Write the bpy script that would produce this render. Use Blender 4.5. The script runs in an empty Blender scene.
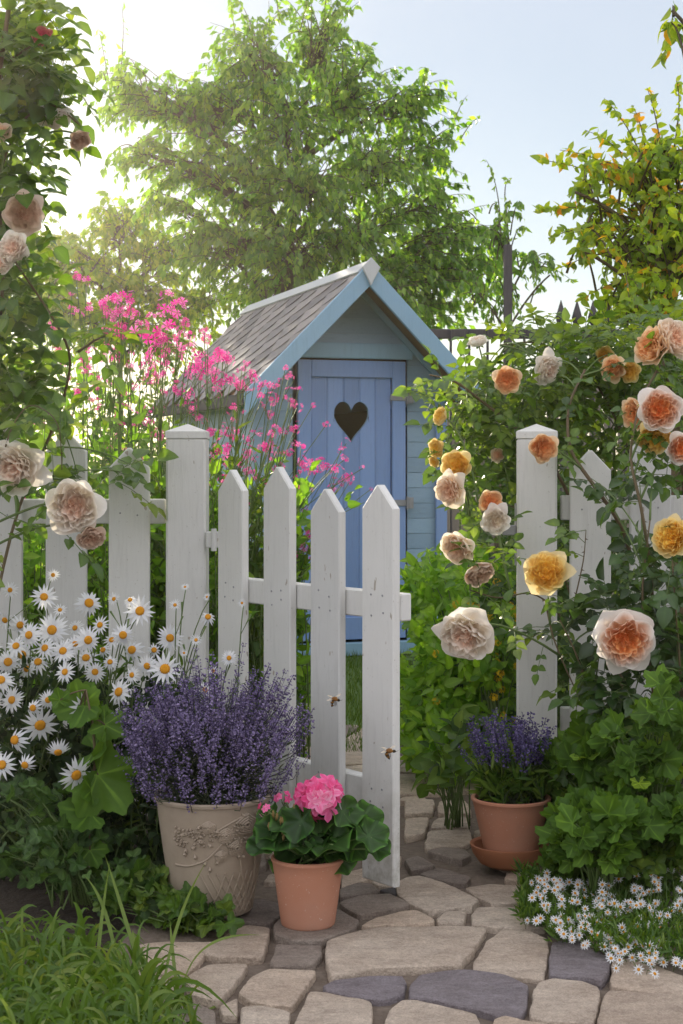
import bpy, math, random
import numpy as np
from mathutils import Vector, Matrix
from mathutils.geometry import tessellate_polygon

# ------------------------------------------------------------------ camera, sky, sun, exposure
F = 1570.0; HZ = 466.0; CX = 341.5; CH = 1.0
scene = bpy.context.scene
COL = scene.collection
cam_d = bpy.data.cameras.new('camera'); cam = bpy.data.objects.new('camera', cam_d); COL.objects.link(cam)
cam.location = (0, 0, CH); cam.rotation_euler = (math.radians(90), 0, 0)
cam_d.sensor_fit = 'VERTICAL'; cam_d.sensor_height = 36; cam_d.sensor_width = 24
cam_d.lens = F / 1024 * 36; cam_d.shift_y = -(512 - HZ) / 1024
cam_d.clip_start = 0.05; cam_d.clip_end = 5000
cam_d.dof.use_dof = True; cam_d.dof.focus_distance = 3.9; cam_d.dof.aperture_fstop = 16.0
scene.camera = cam

SUN_EL, SUN_AZ = 13.0, -15.5          # degrees; azimuth from +Y towards +X
w = bpy.data.worlds.new('World'); scene.world = w; w.use_nodes = True
nt = w.node_tree
sky = nt.nodes.new('ShaderNodeTexSky'); sky.sky_type = 'NISHITA'; sky.sun_disc = False
sky.sun_elevation = math.radians(SUN_EL); sky.sun_rotation = math.radians(SUN_AZ)
sky.air_density = 1.0; sky.dust_density = 0.05; sky.ozone_density = 1.5
# unseen bright cloud added overhead and behind the viewer as fill light, thin blue sky ahead (the same sky for every ray)
def _n(t, **k):
    x = nt.nodes.new(t)
    for a_, b_ in k.items(): setattr(x, a_, b_)
    return x
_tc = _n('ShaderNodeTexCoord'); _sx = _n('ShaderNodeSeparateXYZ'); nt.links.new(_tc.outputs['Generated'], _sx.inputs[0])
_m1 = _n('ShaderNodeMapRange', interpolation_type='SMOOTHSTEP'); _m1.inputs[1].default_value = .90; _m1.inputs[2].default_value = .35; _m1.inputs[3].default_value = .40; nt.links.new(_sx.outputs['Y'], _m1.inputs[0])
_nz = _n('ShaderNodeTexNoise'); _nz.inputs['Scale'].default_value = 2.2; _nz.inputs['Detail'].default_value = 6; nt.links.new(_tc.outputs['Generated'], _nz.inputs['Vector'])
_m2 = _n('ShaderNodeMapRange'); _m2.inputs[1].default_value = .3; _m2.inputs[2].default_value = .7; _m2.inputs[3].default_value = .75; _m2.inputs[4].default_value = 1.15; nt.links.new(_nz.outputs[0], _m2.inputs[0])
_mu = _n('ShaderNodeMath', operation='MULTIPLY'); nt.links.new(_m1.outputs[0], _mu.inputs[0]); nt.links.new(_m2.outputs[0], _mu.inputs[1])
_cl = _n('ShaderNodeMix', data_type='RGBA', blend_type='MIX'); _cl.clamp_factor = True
FILL_CLOUD = 12.8
_cl.inputs[7].default_value = (FILL_CLOUD*.96, FILL_CLOUD*.95, FILL_CLOUD*1.02, 1); nt.links.new(_mu.outputs[0], _cl.inputs[0]); nt.links.new(sky.outputs[0], _cl.inputs[6])
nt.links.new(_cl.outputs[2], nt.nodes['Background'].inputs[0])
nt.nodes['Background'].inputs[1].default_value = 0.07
sl = bpy.data.lights.new('sun', 'SUN'); sl.energy = 5.0; sl.angle = math.radians(0.5); sl.color = (1.0, 0.88, 0.68)
so = bpy.data.objects.new('sun', sl); COL.objects.link(so)
_e, _a = math.radians(SUN_EL), math.radians(SUN_AZ)
so.rotation_euler = Vector((math.sin(_a)*math.cos(_e), math.cos(_a)*math.cos(_e), math.sin(_e))).to_track_quat('Z', 'Y').to_euler()
vs = scene.view_settings
vs.view_transform = 'Standard'; vs.look = 'None'; vs.gamma = 1; vs.use_curve_mapping = False; vs.exposure = 0.58
scene.cycles.max_bounces = 10; scene.cycles.diffuse_bounces = 7; scene.cycles.transmission_bounces = 7; scene.cycles.transparent_max_bounces = 8

# ------------------------------------------------------------------ helpers
def P(px, py, d): return np.array([(px-CX)/F*d, d, CH-(py-HZ)/F*d])
def G(px, py, z=0.0):
    d = F*(CH-z)/(py-HZ); return np.array([(px-CX)/F*d, d, z])
def norm(a): return a/np.maximum(np.linalg.norm(a, axis=-1, keepdims=True), 1e-9)
def RNG(s): return np.random.default_rng(s)
def srgb(r, g, b):
    f = lambda c: ((c/255+0.055)/1.055)**2.4 if c > 10 else c/255/12.92
    return (f(r), f(g), f(b))

class MB:
    """collects numpy geometry; builds one mesh with float attributes tint and grad"""
    def __init__(s): s.V=[]; s.L=[]; s.S=[]; s.T=[]; s.G=[]; s.n=0; s.M=[]
    def add(s, V, faces, tint=0.5, grad=0.5, mi=0):
        V = np.asarray(V, float).reshape(-1, 3); n = len(V)
        s.V.append(V)
        lo = np.concatenate([np.asarray(f) for f in faces]) if len(faces) else np.zeros(0, int)
        s.L.append(lo + s.n); s.S.append(np.array([len(f) for f in faces]))
        s.T.append(np.broadcast_to(np.asarray(tint, float), (n,)).copy()); s.G.append(np.broadcast_to(np.asarray(grad, float), (n,)).copy())
        s.M.append(np.full(len(faces), mi)); s.n += n
    def inst(s, tpl, pos, ax, nr, size, tint, gr=None, mi=0):
        """tpl=(V,faces,grad); pos N3, ax N3 (local y), nr N3 (local z), size N or N3"""
        TV, TF, TG = tpl; N = len(pos)
        if N == 0: return
        ax = norm(np.asarray(ax, float)); x = norm(np.cross(ax, nr)); z = np.cross(x, ax)
        R = np.stack([x, ax, z], axis=1)            # rows are basis vectors
        size = np.asarray(size, float)
        if size.ndim == 0: size = np.full(N, float(size))
        if size.ndim == 1: size = np.repeat(size[:, None], 3, axis=1)
        L = TV[None, :, :]*size[:, None, :]
        W = np.einsum('nvk,nkc->nvc', L, R) + np.asarray(pos)[:, None, :]
        m = len(TV); s.V.append(W.reshape(-1, 3))
        lo = np.concatenate([np.asarray(f) for f in TF]); sz = np.array([len(f) for f in TF])
        s.L.append((lo[None, :] + (np.arange(N)*m)[:, None]).ravel() + s.n)
        s.S.append(np.tile(sz, N)); s.n += N*m
        s.T.append(np.repeat(np.broadcast_to(np.asarray(tint, float), (N,)), m)); s.G.append(np.tile(TG, N))
        s.M.append(np.full(N*len(sz), mi))
    def tube(s, pts, rad, sides=5, tint=0.5, grad=0.5, mi=0, cap=True):
        pts = np.asarray(pts, float); n = len(pts); rad = np.broadcast_to(np.asarray(rad, float), (n,))
        t = norm(np.gradient(pts, axis=0))
        up = np.array([0, 0, 1.0]) if abs(t[:, 2]).mean() < .8 else np.array([1.0, 0.1, 0])
        a = norm(np.cross(t, up)); b = np.cross(t, a)
        th = np.arange(sides)*2*math.pi/sides
        V = pts[:, None, :] + rad[:, None, None]*(np.cos(th)[None, :, None]*a[:, None, :] + np.sin(th)[None, :, None]*b[:, None, :])
        Fc = []
        for i in range(n-1):
            for j in range(sides):
                k = (j+1) % sides
                Fc.append([i*sides+j, i*sides+k, (i+1)*sides+k, (i+1)*sides+j])
        if cap: Fc.append([j for j in range(sides)][::-1]); Fc.append([(n-1)*sides+j for j in range(sides)])
        s.add(V.reshape(-1, 3), Fc, tint, grad, mi)
    def box(s, c, ax, ay, az, hx, hy, hz, bev=0.0, tint=0.5, mi=0):
        """oriented box with optional chamfered edges on the x/y prism"""
        c = np.asarray(c, float); ax, ay, az = [np.asarray(v, float) for v in (ax, ay, az)]
        b = bev
        if b <= 0: prof = [(-hx,-hz),(hx,-hz),(hx,hz),(-hx,hz)]
        else: prof = [(-hx+b,-hz),(hx-b,-hz),(hx,-hz+b),(hx,hz-b),(hx-b,hz),(-hx+b,hz),(-hx,hz-b),(-hx,-hz+b)]
        V = []; n = len(prof)
        rings = [(-hy, b), (-hy+b, 0), (hy-b, 0), (hy, b)] if b > 0 else [(-hy, 0), (hy, 0)]
        for y, ins in rings:
            for (x, z) in prof:
                fx = (hx-ins)/hx if ins else 1; fz = (hz-ins)/hz if ins else 1
                V.append(c+ax*x*fx+ay*y+az*z*fz)
        Fc = []
        for i in range(len(rings)-1):
            for j in range(n):
                k = (j+1) % n; Fc.append([i*n+j, (i+1)*n+j, (i+1)*n+k, i*n+k])
        Fc.append(list(range(n))); Fc.append([(len(rings)-1)*n+j for j in range(n)][::-1])
        s.add(V, Fc, tint, 0.5, mi)
    def prism(s, poly, depth, O, U, W, N, bev=0.0, tint=0.5, mi=0):
        """2-D polygon (u,w) extruded along N by depth, chamfer on both faces"""
        poly = np.asarray(poly, float); n = len(poly); cen = poly.mean(0)
        rings = [(0, bev), (bev, 0), (depth-bev, 0), (depth, bev)] if bev > 0 else [(0, 0), (depth, 0)]
        O, U, W, N = [np.asarray(v, float) for v in (O, U, W, N)]
        V = []
        e1 = poly-np.roll(poly, 1, 0); e2 = np.roll(poly, -1, 0)-poly
        area = 0.5*np.sum(poly[:, 0]*np.roll(poly[:, 1], -1)-np.roll(poly[:, 0], -1)*poly[:, 1])
        sg = 1 if area > 0 else -1
        n1 = norm(np.stack([-e1[:, 1], e1[:, 0]], 1))*sg; n2 = norm(np.stack([-e2[:, 1], e2[:, 0]], 1))*sg
        nn = n1+n2; nn = nn/np.maximum((nn*n1).sum(1, keepdims=True), .3)
        for dd, ins in rings:
            q = poly + nn*ins
            V.append(O+q[:, :1]*U+q[:, 1:]*W+N*dd)
        V = np.concatenate(V); Fc = []
        for i in range(len(rings)-1):
            for j in range(n):
                k = (j+1) % n; Fc.append([i*n+j, i*n+k, (i+1)*n+k, (i+1)*n+j])
        Fc.append(list(range(n))[::-1]); Fc.append([(len(rings)-1)*n+j for j in range(n)])
        s.add(V, Fc, tint, 0.5, mi)
    def lathe(s, prof, seg=64, O=(0, 0, 0), tint=.5, mi=0, close=False):
        th = np.arange(seg)*2*math.pi/seg; V = []
        for r, z in prof: V.append(np.stack([np.cos(th)*r, np.sin(th)*r, np.full(seg, z)], 1)+np.asarray(O, float))
        Fc = []
        for i in range(len(prof)-1):
            for j in range(seg):
                k = (j+1) % seg; Fc.append([i*seg+j, i*seg+k, (i+1)*seg+k, (i+1)*seg+j])
        if close: Fc.append(list(range(seg))[::-1])
        s.add(np.concatenate(V), Fc, tint, .5, mi)
    def mesh(s, name, off=(0, 0, 0)):
        me = bpy.data.meshes.new(name)
        V = np.concatenate(s.V)-np.asarray(off, float); L = np.concatenate(s.L).astype(np.int32); S = np.concatenate(s.S).astype(np.int32)
        me.vertices.add(len(V)); me.vertices.foreach_set('co', V.astype(np.float32).ravel())
        me.loops.add(len(L)); me.loops.foreach_set('vertex_index', L)
        me.polygons.add(len(S)); st = np.zeros(len(S), np.int32); st[1:] = np.cumsum(S)[:-1]
        me.polygons.foreach_set('loop_start', st); me.polygons.foreach_set('loop_total', S)
        me.polygons.foreach_set('material_index', np.concatenate(s.M).astype(np.int32))
        for nm, arr in (('tint', s.T), ('grad', s.G)):
            a = me.attributes.new(nm, 'FLOAT', 'POINT'); a.data.foreach_set('value', np.concatenate(arr).astype(np.float32))
        me.update(calc_edges=True); me.validate()
        return me
    def build(s, name, mat, parent=None, smooth=False, off=None):
        if off is None: off = wloc(parent)
        me = s.mesh(name, off); return link(name, me, mat, parent, smooth)

SMOOTH = ('foliage', 'crown', 'long_grass', 'lawn_grass', 'flower_spikes', 'stems')
def wloc(o):
    v = np.zeros(3)
    while o is not None: v = v+np.array(o.location); o = o.parent
    return v
def link(name, me, mat, parent=None, smooth=False, mw=None):
    for m in (mat if isinstance(mat, (list, tuple)) else [mat]): 
        if m is not None and len(me.materials) < 8 and m.name not in me.materials: me.materials.append(m)
    me.polygons.foreach_set('use_smooth', [bool(smooth or name in SMOOTH)]*len(me.polygons))
    if name in ('path', 'pot_body', 'plant_saucer'): me.set_sharp_from_angle(angle=math.radians(28))
    o = bpy.data.objects.new(name, me); COL.objects.link(o)
    if parent is not None: o.parent = parent
    if mw is not None: o.matrix_local = mw
    return o
def tag(o, label=None, cat=None, group=None, kind=None):
    if label: o['label'] = label
    if cat: o['category'] = cat
    if group: o['group'] = group
    if kind: o['kind'] = kind
    return o
def thing(name, loc, label, cat, group=None):
    o = bpy.data.objects.new(name, None); COL.objects.link(o); o.location = tuple(float(c) for c in loc); o.empty_display_size = .05
    return tag(o, label, cat, group)
def bez(a, b, c, n=8):
    t = np.linspace(0, 1, n)[:, None]; return (1-t)**2*a+2*t*(1-t)*b+t*t*c
def rotmat(z, roll=0.0, up=(0, 0, 1)):
    """4x4 with local +Z along z"""
    z = Vector(z).normalized(); q = z.to_track_quat('Z', 'Y'); return q.to_matrix().to_4x4() @ Matrix.Rotation(roll, 4, 'Z')

# ------------------------------------------------------------------ materials
def newmat(name):
    m = bpy.data.materials.new(name); m.use_nodes = True; n = m.node_tree; n.nodes.clear()
    out = n.nodes.new('ShaderNodeOutputMaterial'); return m, n, out
def attr(n, nm): a = n.nodes.new('ShaderNodeAttribute'); a.attribute_name = nm; return a.outputs['Fac']
def ramp(n, fac, stops):
    r = n.nodes.new('ShaderNodeValToRGB'); e = r.color_ramp.elements
    while len(e) < len(stops): e.new(0.5)
    for i, (p, c) in enumerate(stops): e[i].position = p; e[i].color = (*c, 1)
    n.links.new(fac, r.inputs[0]); return r.outputs[0]
def mixc(n, fac, a, b, mode='MIX'):
    m = n.nodes.new('ShaderNodeMix'); m.data_type = 'RGBA'; m.blend_type = mode
    for s_, v in ((0, fac), (6, a), (7, b)):
        if isinstance(v, (int, float)): m.inputs[s_].default_value = v
        elif isinstance(v, tuple): m.inputs[s_].default_value = (*v, 1)
        else: n.links.new(v, m.inputs[s_])
    return m.outputs[2]
def noise(n, scale, detail=3, rough=.55, vec=None, stretch=None):
    t = n.nodes.new('ShaderNodeTexNoise'); t.inputs['Scale'].default_value = scale; t.inputs['Detail'].default_value = detail; t.inputs['Roughness'].default_value = rough
    c = n.nodes.new('ShaderNodeTexCoord'); src = c.outputs['Object']
    if stretch is not None:
        mp = n.nodes.new('ShaderNodeMapping'); mp.inputs['Scale'].default_value = stretch; n.links.new(src, mp.inputs[0]); src = mp.outputs[0]
    n.links.new(src, t.inputs['Vector']); return t.outputs[0]
def bump(n, h, st=.3, dist=.01):
    b = n.nodes.new('ShaderNodeBump'); b.inputs['Strength'].default_value = st; b.inputs['Distance'].default_value = dist
    n.links.new(h, b.inputs['Height']); return b.outputs[0]
def pbsdf(n, col, rough=.5, nrm=None, spec=.5):
    p = n.nodes.new('ShaderNodeBsdfPrincipled')
    if isinstance(col, tuple): p.inputs['Base Color'].default_value = (*col, 1)
    else: n.links.new(col, p.inputs['Base Color'])
    if isinstance(rough, (int, float)): p.inputs['Roughness'].default_value = rough
    else: n.links.new(rough, p.inputs['Roughness'])
    p.inputs['Specular IOR Level'].default_value = spec
    if nrm is not None: n.links.new(nrm, p.inputs['Normal'])
    return p
def leafmat(name, stops, trans=.4, rough=.45, tcol=1.5, gradstops=None, spec=.4, vein=None, warm=(1.25, 1.1, .35)):
    m, n, out = newmat(name)
    c = ramp(n, attr(n, 'tint'), stops)
    if gradstops: c = mixc(n, 1.0, c, ramp(n, attr(n, 'grad'), gradstops), 'MULTIPLY')
    nz = noise(n, 60, 2)
    c = mixc(n, 0.35, c, mixc(n, nz, (.45, .5, .4), (1.4, 1.35, 1.3)), 'MULTIPLY')
    p = pbsdf(n, c, rough, bump(n, nz, .25, .003), spec)
    t = n.nodes.new('ShaderNodeBsdfTranslucent')
    tc = mixc(n, 1.0, c, (warm[0]*tcol, warm[1]*tcol, warm[2]*tcol), 'MULTIPLY'); n.links.new(tc, t.inputs[0])
    mx = n.nodes.new('ShaderNodeMixShader'); mx.inputs[0].default_value = trans
    n.links.new(p.outputs[0], mx.inputs[1]); n.links.new(t.outputs[0], mx.inputs[2]); n.links.new(mx.outputs[0], out.inputs[0])
    return m
def simplemat(name, a, b, scale=20, rough=.6, bst=.2, bd=.004, stretch=None, spec=.4, tintcols=None, detail=4):
    m, n, out = newmat(name)
    nz = noise(n, scale, detail, .6, stretch=stretch)
    c = mixc(n, nz, a, b)
    if tintcols: c = mixc(n, 1.0, c, ramp(n, attr(n, 'tint'), tintcols), 'MULTIPLY')
    p = pbsdf(n, c, rough, bump(n, nz, bst, bd), spec); n.links.new(p.outputs[0], out.inputs[0]); return m
def paint(name, col, dirt=(.35, .33, .28), amount=.5, rough=.5, grain=(6, 6, .6), gst=.25, foot=False):
    """weathered painted timber: faint streaks, specks of dirt and chipped spots"""
    m, n, out = newmat(name)
    st = noise(n, 14, 5, .65, stretch=grain); sp = noise(n, 120, 3, .7); lg = noise(n, 3.5, 4, .6)
    f1 = ramp(n, st, [(.52, (0, 0, 0)), (.78, (1, 1, 1))]); f2 = ramp(n, sp, [(.66, (0, 0, 0)), (.72, (1, 1, 1))]); f3 = ramp(n, lg, [(.4, (0, 0, 0)), (.75, (1, 1, 1))])
    c = mixc(n, f1, col, tuple(x*.86 for x in col))
    c = mixc(n, mixc(n, 1.0, f3, (amount*.35,)*3, 'MULTIPLY'), c, tuple(.6*x+.4*d for x, d in zip(col, dirt)))
    c = mixc(n, mixc(n, 1.0, f2, (amount*.6,)*3, 'MULTIPLY'), c, dirt)
    c = mixc(n, 1.0, c, ramp(n, attr(n, 'tint'), [(0, (.84, .85, .86)), (1, (1.1, 1.1, 1.09))]), 'MULTIPLY')
    if foot:
        tc = n.nodes.new('ShaderNodeTexCoord'); sp_ = n.nodes.new('ShaderNodeSeparateXYZ'); n.links.new(tc.outputs['Object'], sp_.inputs[0])
        mr = n.nodes.new('ShaderNodeMapRange'); n.links.new(sp_.outputs['Z'], mr.inputs[0]); mr.inputs[1].default_value = .32; mr.inputs[2].default_value = 0.0
        sn = ramp(n, noise(n, 26, 6, .7), [(.42, (0, 0, 0)), (.62, (1, 1, 1))]); mm_ = n.nodes.new('ShaderNodeMath'); mm_.operation = 'MULTIPLY'; n.links.new(mr.outputs[0], mm_.inputs[0]); n.links.new(sn, mm_.inputs[1])
        m2 = n.nodes.new('ShaderNodeMath'); m2.operation = 'MULTIPLY'; n.links.new(mm_.outputs[0], m2.inputs[0]); m2.inputs[1].default_value = .6
        c = mixc(n, m2.outputs[0], c, (.26, .25, .17))
        ch = ramp(n, noise(n, 38, 2, .5, stretch=(1.6, 1.6, .7)), [(.73, (0, 0, 0)), (.745, (.8, .8, .8))]); c = mixc(n, ch, c, (.33, .28, .22))
    p = pbsdf(n, c, rough, bump(n, st, gst, .003), .4); n.links.new(p.outputs[0], out.inputs[0]); return m

M = {}
M['white'] = paint('white_paint', (.67, .67, .64), amount=1.0, gst=.45, foot=True)
M['shed_wall'] = paint('grey_blue_paint', (.27, .40, .52), dirt=(.2, .24, .25), amount=1.1, grain=(.6, 6, 6), gst=.6)
M['shed_door'] = paint('periwinkle_paint', (.21, .33, .60), dirt=(.36, .42, .52), amount=.5, gst=.35)
M['shed_trim'] = paint('pale_blue_paint', (.25, .42, .56), dirt=(.25, .3, .3), amount=.6)
M['rust_wood'] = simplemat('bare_brown_wood', (.30, .15, .06), (.16, .08, .04), 12, .8, stretch=(1, 8, 8))
M['dark_wood'] = simplemat('dark_weathered_wood', (.05, .045, .05), (.11, .10, .10), 15, .8, stretch=(8, 8, 1))
M['dark_in'] = simplemat('dark_inside_wood', (.03, .025, .02), (.05, .04, .03), 8, .9)
M['metal'] = simplemat('galvanised_steel', (.33, .34, .36), (.2, .2, .2), 40, .45, .1)
M['iron'] = simplemat('dark_iron', (.04, .04, .05), (.08, .07, .07), 40, .6, .1)
M['ridge'] = paint('ridge_paint', (.5, .52, .53), amount=.9)
M['slate'] = simplemat('slate', (.16, .152, .155), (.26, .247, .245), 26, .75, .4, .004, tintcols=[(0, (.68, .67, .70)), (.5, (1, 1, 1)), (1, (1.3, 1.25, 1.2))])
M['bark'] = simplemat('bark', (.07, .055, .03), (.15, .125, .08), 18, .9, .7, .02, stretch=(3, 3, .6))
M['cane'] = simplemat('rose_cane', (.10, .045, .03), (.13, .12, .05), 6, .6, .2)
M['stem'] = simplemat('green_stem', (.08, .14, .035), (.14, .2, .06), 10, .6, .1)
M['soil'] = simplemat('dark_soil', (.02, .014, .010), (.05, .036, .025), 30, .95, 1.0, .02)
M['terracotta'] = paint('terracotta', (.45, .195, .115), dirt=(.62, .50, .42), amount=1.6, rough=.85, grain=(1, 1, 1), gst=.2)
M['saucer'] = paint('old_terracotta', (.34, .13, .06), dirt=(.4, .3, .22), amount=.8, rough=.6, grain=(1, 1, 1), gst=.2)
M['cream'] = simplemat('cream_ceramic', (.40, .33, .25), (.27, .215, .16), 24, .6, .5, .003, detail=8)

# --- templates: (verts, faces, grad); local y is along the leaf, z the normal
def tpl_leaf(n=4, wd=.28, fold=.12, droop=.25, pw=.9, serr=0):
    V = []; Gd = []
    for i in range(n+1):
        v = i/n; wv = wd*math.sin(math.pi*min(1, v**pw*.96+.04))**.8 if 0 < i < n else 0
        if serr and 0 < i < n: wv *= 1+serr*(1 if i % 2 else -1)
        z = -droop*v*v
        if i in (0, n): V.append((0, v, z)); Gd.append(.2)
        else: V += [(-wv, v-.03, z+fold*wv*2), (0, v, z), (wv, v-.03, z+fold*wv*2)]; Gd += [.9, .2, .9]
    Fc = [[0, 2, 1], [0, 3, 2]]
    for i in range(n-2):
        a = 1+3*i; b = a+3; Fc += [[a, a+1, b+1, b], [a+1, a+2, b+2, b+1]]
    a = 1+3*(n-2); t = a+3; Fc += [[a, a+1, t], [a+1, a+2, t]]
    return np.array(V, float), Fc, np.array(Gd)
T_FAR = (np.array([(0, 0, 0), (.24, .45, .08), (0, 1, -.18), (-.24, .45, .08), (0, .5, 0)], float), [[0, 1, 4], [1, 2, 4], [0, 4, 3], [4, 2, 3]], np.array([.2, .8, .3, .8, .2]))
T_LEAF = tpl_leaf(5, .27, .18, .25)
T_OVAL = tpl_leaf(6, .36, .2, .2, .85, serr=.04)
T_THIN = tpl_leaf(4, .1, .2, .3)
def tpl_lobed(lobes=5, depth=.25, teeth=4, tdepth=.05, cup=.12, span=5.4, wave=.05, n=46, seed=0, rings=4, crease=.03):
    r_ = RNG(seed); V = [(0, 0, 0)]; Gd = [0.]
    th = np.linspace(-span/2, span/2, n)
    for k in range(1, rings+1):
        q = k/rings
        for i, a in enumerate(th):
            lob = math.cos(a/span*2*math.pi*lobes/1.0*.5)**2 if False else (0.5+.5*math.cos(a*lobes*2*math.pi/ (span*1.02)+ (0 if lobes % 2 else math.pi)))
            R = .55*(1-depth*(1-lob)) * (1+.22*math.cos(a)) * (1+tdepth*math.sin(a*lobes*teeth*2*math.pi/span)*(q > .9))
            R *= (1 if abs(a) < span/2-.25 else .9)
            x = math.sin(a)*R*q; y = math.cos(a)*R*q+.0
            z = cup*q*q*.6 - crease*(1-lob)*q + wave*math.sin(a*5+seed)*q*q - .12*q*q*max(0, math.cos(a))
            V.append((x, y+.12, z)); Gd.append(min(1, (0.05 if lob > .93 else .55) + (.4 if q > .9 else .12 if q > .7 else 0)))
    V[0] = (0, .12, 0); Fc = []
    for i in range(n-1): Fc.append([0, 1+i+1, 1+i])
    for k in range(rings-1):
        for i in range(n-1):
            a = 1+k*n+i; b = a+n; Fc.append([a, a+1, b+1, b])
    return np.array(V, float), Fc, np.array(Gd)
T_MALLOW = [tpl_lobed(5, .24, 3, .055, .26, 5.2, .075, n=64, seed=s_, crease=.035) for s_ in range(3)]
T_GERAN = [tpl_lobed(7, .10, 1, .02, .40, 5.9, .11, n=60, seed=s_+5, crease=.03) for s_ in range(3)]
T_CURR = [tpl_lobed(3, .38, 5, .05, .10, 4.6, .05, seed=s_+9) for s_ in range(3)]
T_SMALL = tpl_lobed(3, .35, 2, .05, .1, 4.6, .03, n=20, seed=1, rings=2)

def rdirs(r_, n): return norm(r_.normal(size=(n, 3)))
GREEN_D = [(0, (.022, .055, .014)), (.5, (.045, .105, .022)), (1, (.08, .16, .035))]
GREEN_M = [(0, (.035, .085, .018)), (.5, (.075, .155, .025)), (1, (.15, .23, .04))]
GREEN_Y = [(0, (.07, .13, .02)), (.5, (.12, .25, .035)), (1, (.24, .38, .05))]
VEIN = [(0, (1.7, 1.6, 1.5)), (.3, (1.15, 1.12, 1.1)), (1, (.9, .9, .9))]
M['tree'] = leafmat('birch_leaf', [(0, (.06, .14, .025)), (.6, (.15, .26, .04)), (1, (.30, .40, .08))], .5, .35, 2.2, spec=.8, warm=(1.05, 1.15, .3))
M['treey'] = leafmat('backlit_leaf', [(0, (.06, .12, .02)), (.6, (.14, .22, .035)), (1, (.26, .30, .05))], .55, .5, 2.0, warm=(1.05, 1.15, .3))
M['vine'] = leafmat('vine_leaf', [(0, (.12, .22, .03)), (.55, (.26, .38, .04)), (.95, (.42, .48, .06)), (.975, (.6, .38, .04)), (1, (.65, .34, .04))], .55, .4, 2.2, spec=.6)
M['rose_leaf'] = leafmat('rose_leaf', GREEN_M, .45, .32, 2.2, gradstops=VEIN, spec=.6)
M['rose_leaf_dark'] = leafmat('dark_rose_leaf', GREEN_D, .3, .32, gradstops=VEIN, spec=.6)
M['hedge'] = leafmat('hedge_leaf', GREEN_D, .35, .45)
M['herb'] = leafmat('herb_leaf', GREEN_Y, .5, .45, 2.0, gradstops=VEIN, warm=(1.05, 1.1, .35))
M['mid'] = leafmat('mid_leaf', GREEN_M, .4, .45, gradstops=VEIN)
M['deep'] = leafmat('shade_leaf', [(0, (.01, .025, .006)), (.6, (.025, .06, .014)), (1, (.05, .10, .02))], .3, .65)  # near-black copy of the dark leaf; undergrowth shadow put into its colour
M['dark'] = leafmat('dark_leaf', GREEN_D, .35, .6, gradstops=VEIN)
M['mallow'] = leafmat('broad_leaf', [(0, (.045, .10, .015)), (.5, (.08, .17, .022)), (.85, (.13, .25, .03)), (1, (.22, .34, .03))], .35, .6, gradstops=[(0, (1.9, 1.7, 1.6)), (.3, (1.1, 1.1, 1.1)), (.55, (.9, .9, .9)), (1, (1.05, 1.05, 1))], spec=.25)
M['geranium_leaf'] = leafmat('geranium_leaf', [(0, (.02, .06, .012)), (1, (.045, .11, .022))], .25, .5, gradstops=[(0, (1.2, 1.2, 1.2)), (.6, (.8, .8, .8)), (.75, (1, 1, 1)), (.9, (2.0, 2.1, 1.5))])
M['lav_leaf'] = leafmat('lavender_leaf', [(0, (.05, .065, .04)), (1, (.10, .13, .07))], .25, .6)
M['grass'] = leafmat('grass_blade', [(0, (.05, .11, .015)), (.6, (.10, .19, .03)), (1, (.2, .27, .06))], .4, .4)
M['lawn'] = leafmat('lawn_blade', [(0, (.05, .11, .015)), (1, (.11, .18, .03))], .35, .6)
def petal(name, stops, grads=None, trans=.35, rough=.6, tc=1.0, warm=(1.1, .95, .85)):
    return leafmat(name, stops, trans, rough, tc, gradstops=grads, spec=.2, warm=warm)
def rosemat(name, stops):
    m, n, out = newmat(name)
    c = ramp(n, attr(n, 'grad'), stops); nz = noise(n, 45, 3)
    c = mixc(n, 1.0, c, ramp(n, attr(n, 'tint'), [(0, (.86, .80, .76)), (.4, (1, 1, 1)), (1, (1.06, 1.06, 1.06))]), 'MULTIPLY')
    c = mixc(n, .2, c, mixc(n, nz, (.9, .85, .8), (1.15, 1.15, 1.15)), 'MULTIPLY')
    p = pbsdf(n, c, .65, bump(n, nz, .2, .002), .2); t = n.nodes.new('ShaderNodeBsdfTranslucent'); n.links.new(c, t.inputs[0])
    mx = n.nodes.new('ShaderNodeMixShader'); mx.inputs[0].default_value = .4
    n.links.new(p.outputs[0], mx.inputs[1]); n.links.new(t.outputs[0], mx.inputs[2]); n.links.new(mx.outputs[0], out.inputs[0]); return m
M['r_apricot'] = rosemat('apricot_petal', [(0, (.93, .44, .14)), (.4, (.96, .58, .26)), (.75, (.97, .73, .44)), (1, (.97, .82, .60))])
M['r_orange'] = rosemat('orange_pink_petal', [(0, (.93, .38, .10)), (.4, (.96, .52, .20)), (.55, (.96, .66, .40)), (.72, (.95, .78, .66)), (.85, (.95, .91, .86)), (1, (.95, .94, .9))])
M['r_blush'] = rosemat('blush_petal', [(0, (.94, .62, .42)), (.4, (.96, .76, .58)), (.7, (.95, .84, .70)), (1, (.95, .90, .78))])
M['r_cream'] = rosemat('cream_petal', [(0, (.94, .68, .52)), (.3, (.95, .80, .68)), (.6, (.95, .90, .82)), (1, (.94, .92, .86))])
M['r_yellow'] = rosemat('yellow_petal', [(0, (.96, .64, .08)), (.45, (.97, .74, .16)), (.8, (.96, .80, .35)), (1, (.96, .84, .5))])
M['r_white'] = rosemat('white_petal', [(0, (.9, .76, .55)), (.5, (.93, .88, .78)), (1, (.93, .92, .88))])
M['r_faded'] = rosemat('faded_petal', [(0, (.75, .45, .3)), (.5, (.80, .62, .48)), (1, (.78, .66, .55))])
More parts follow.
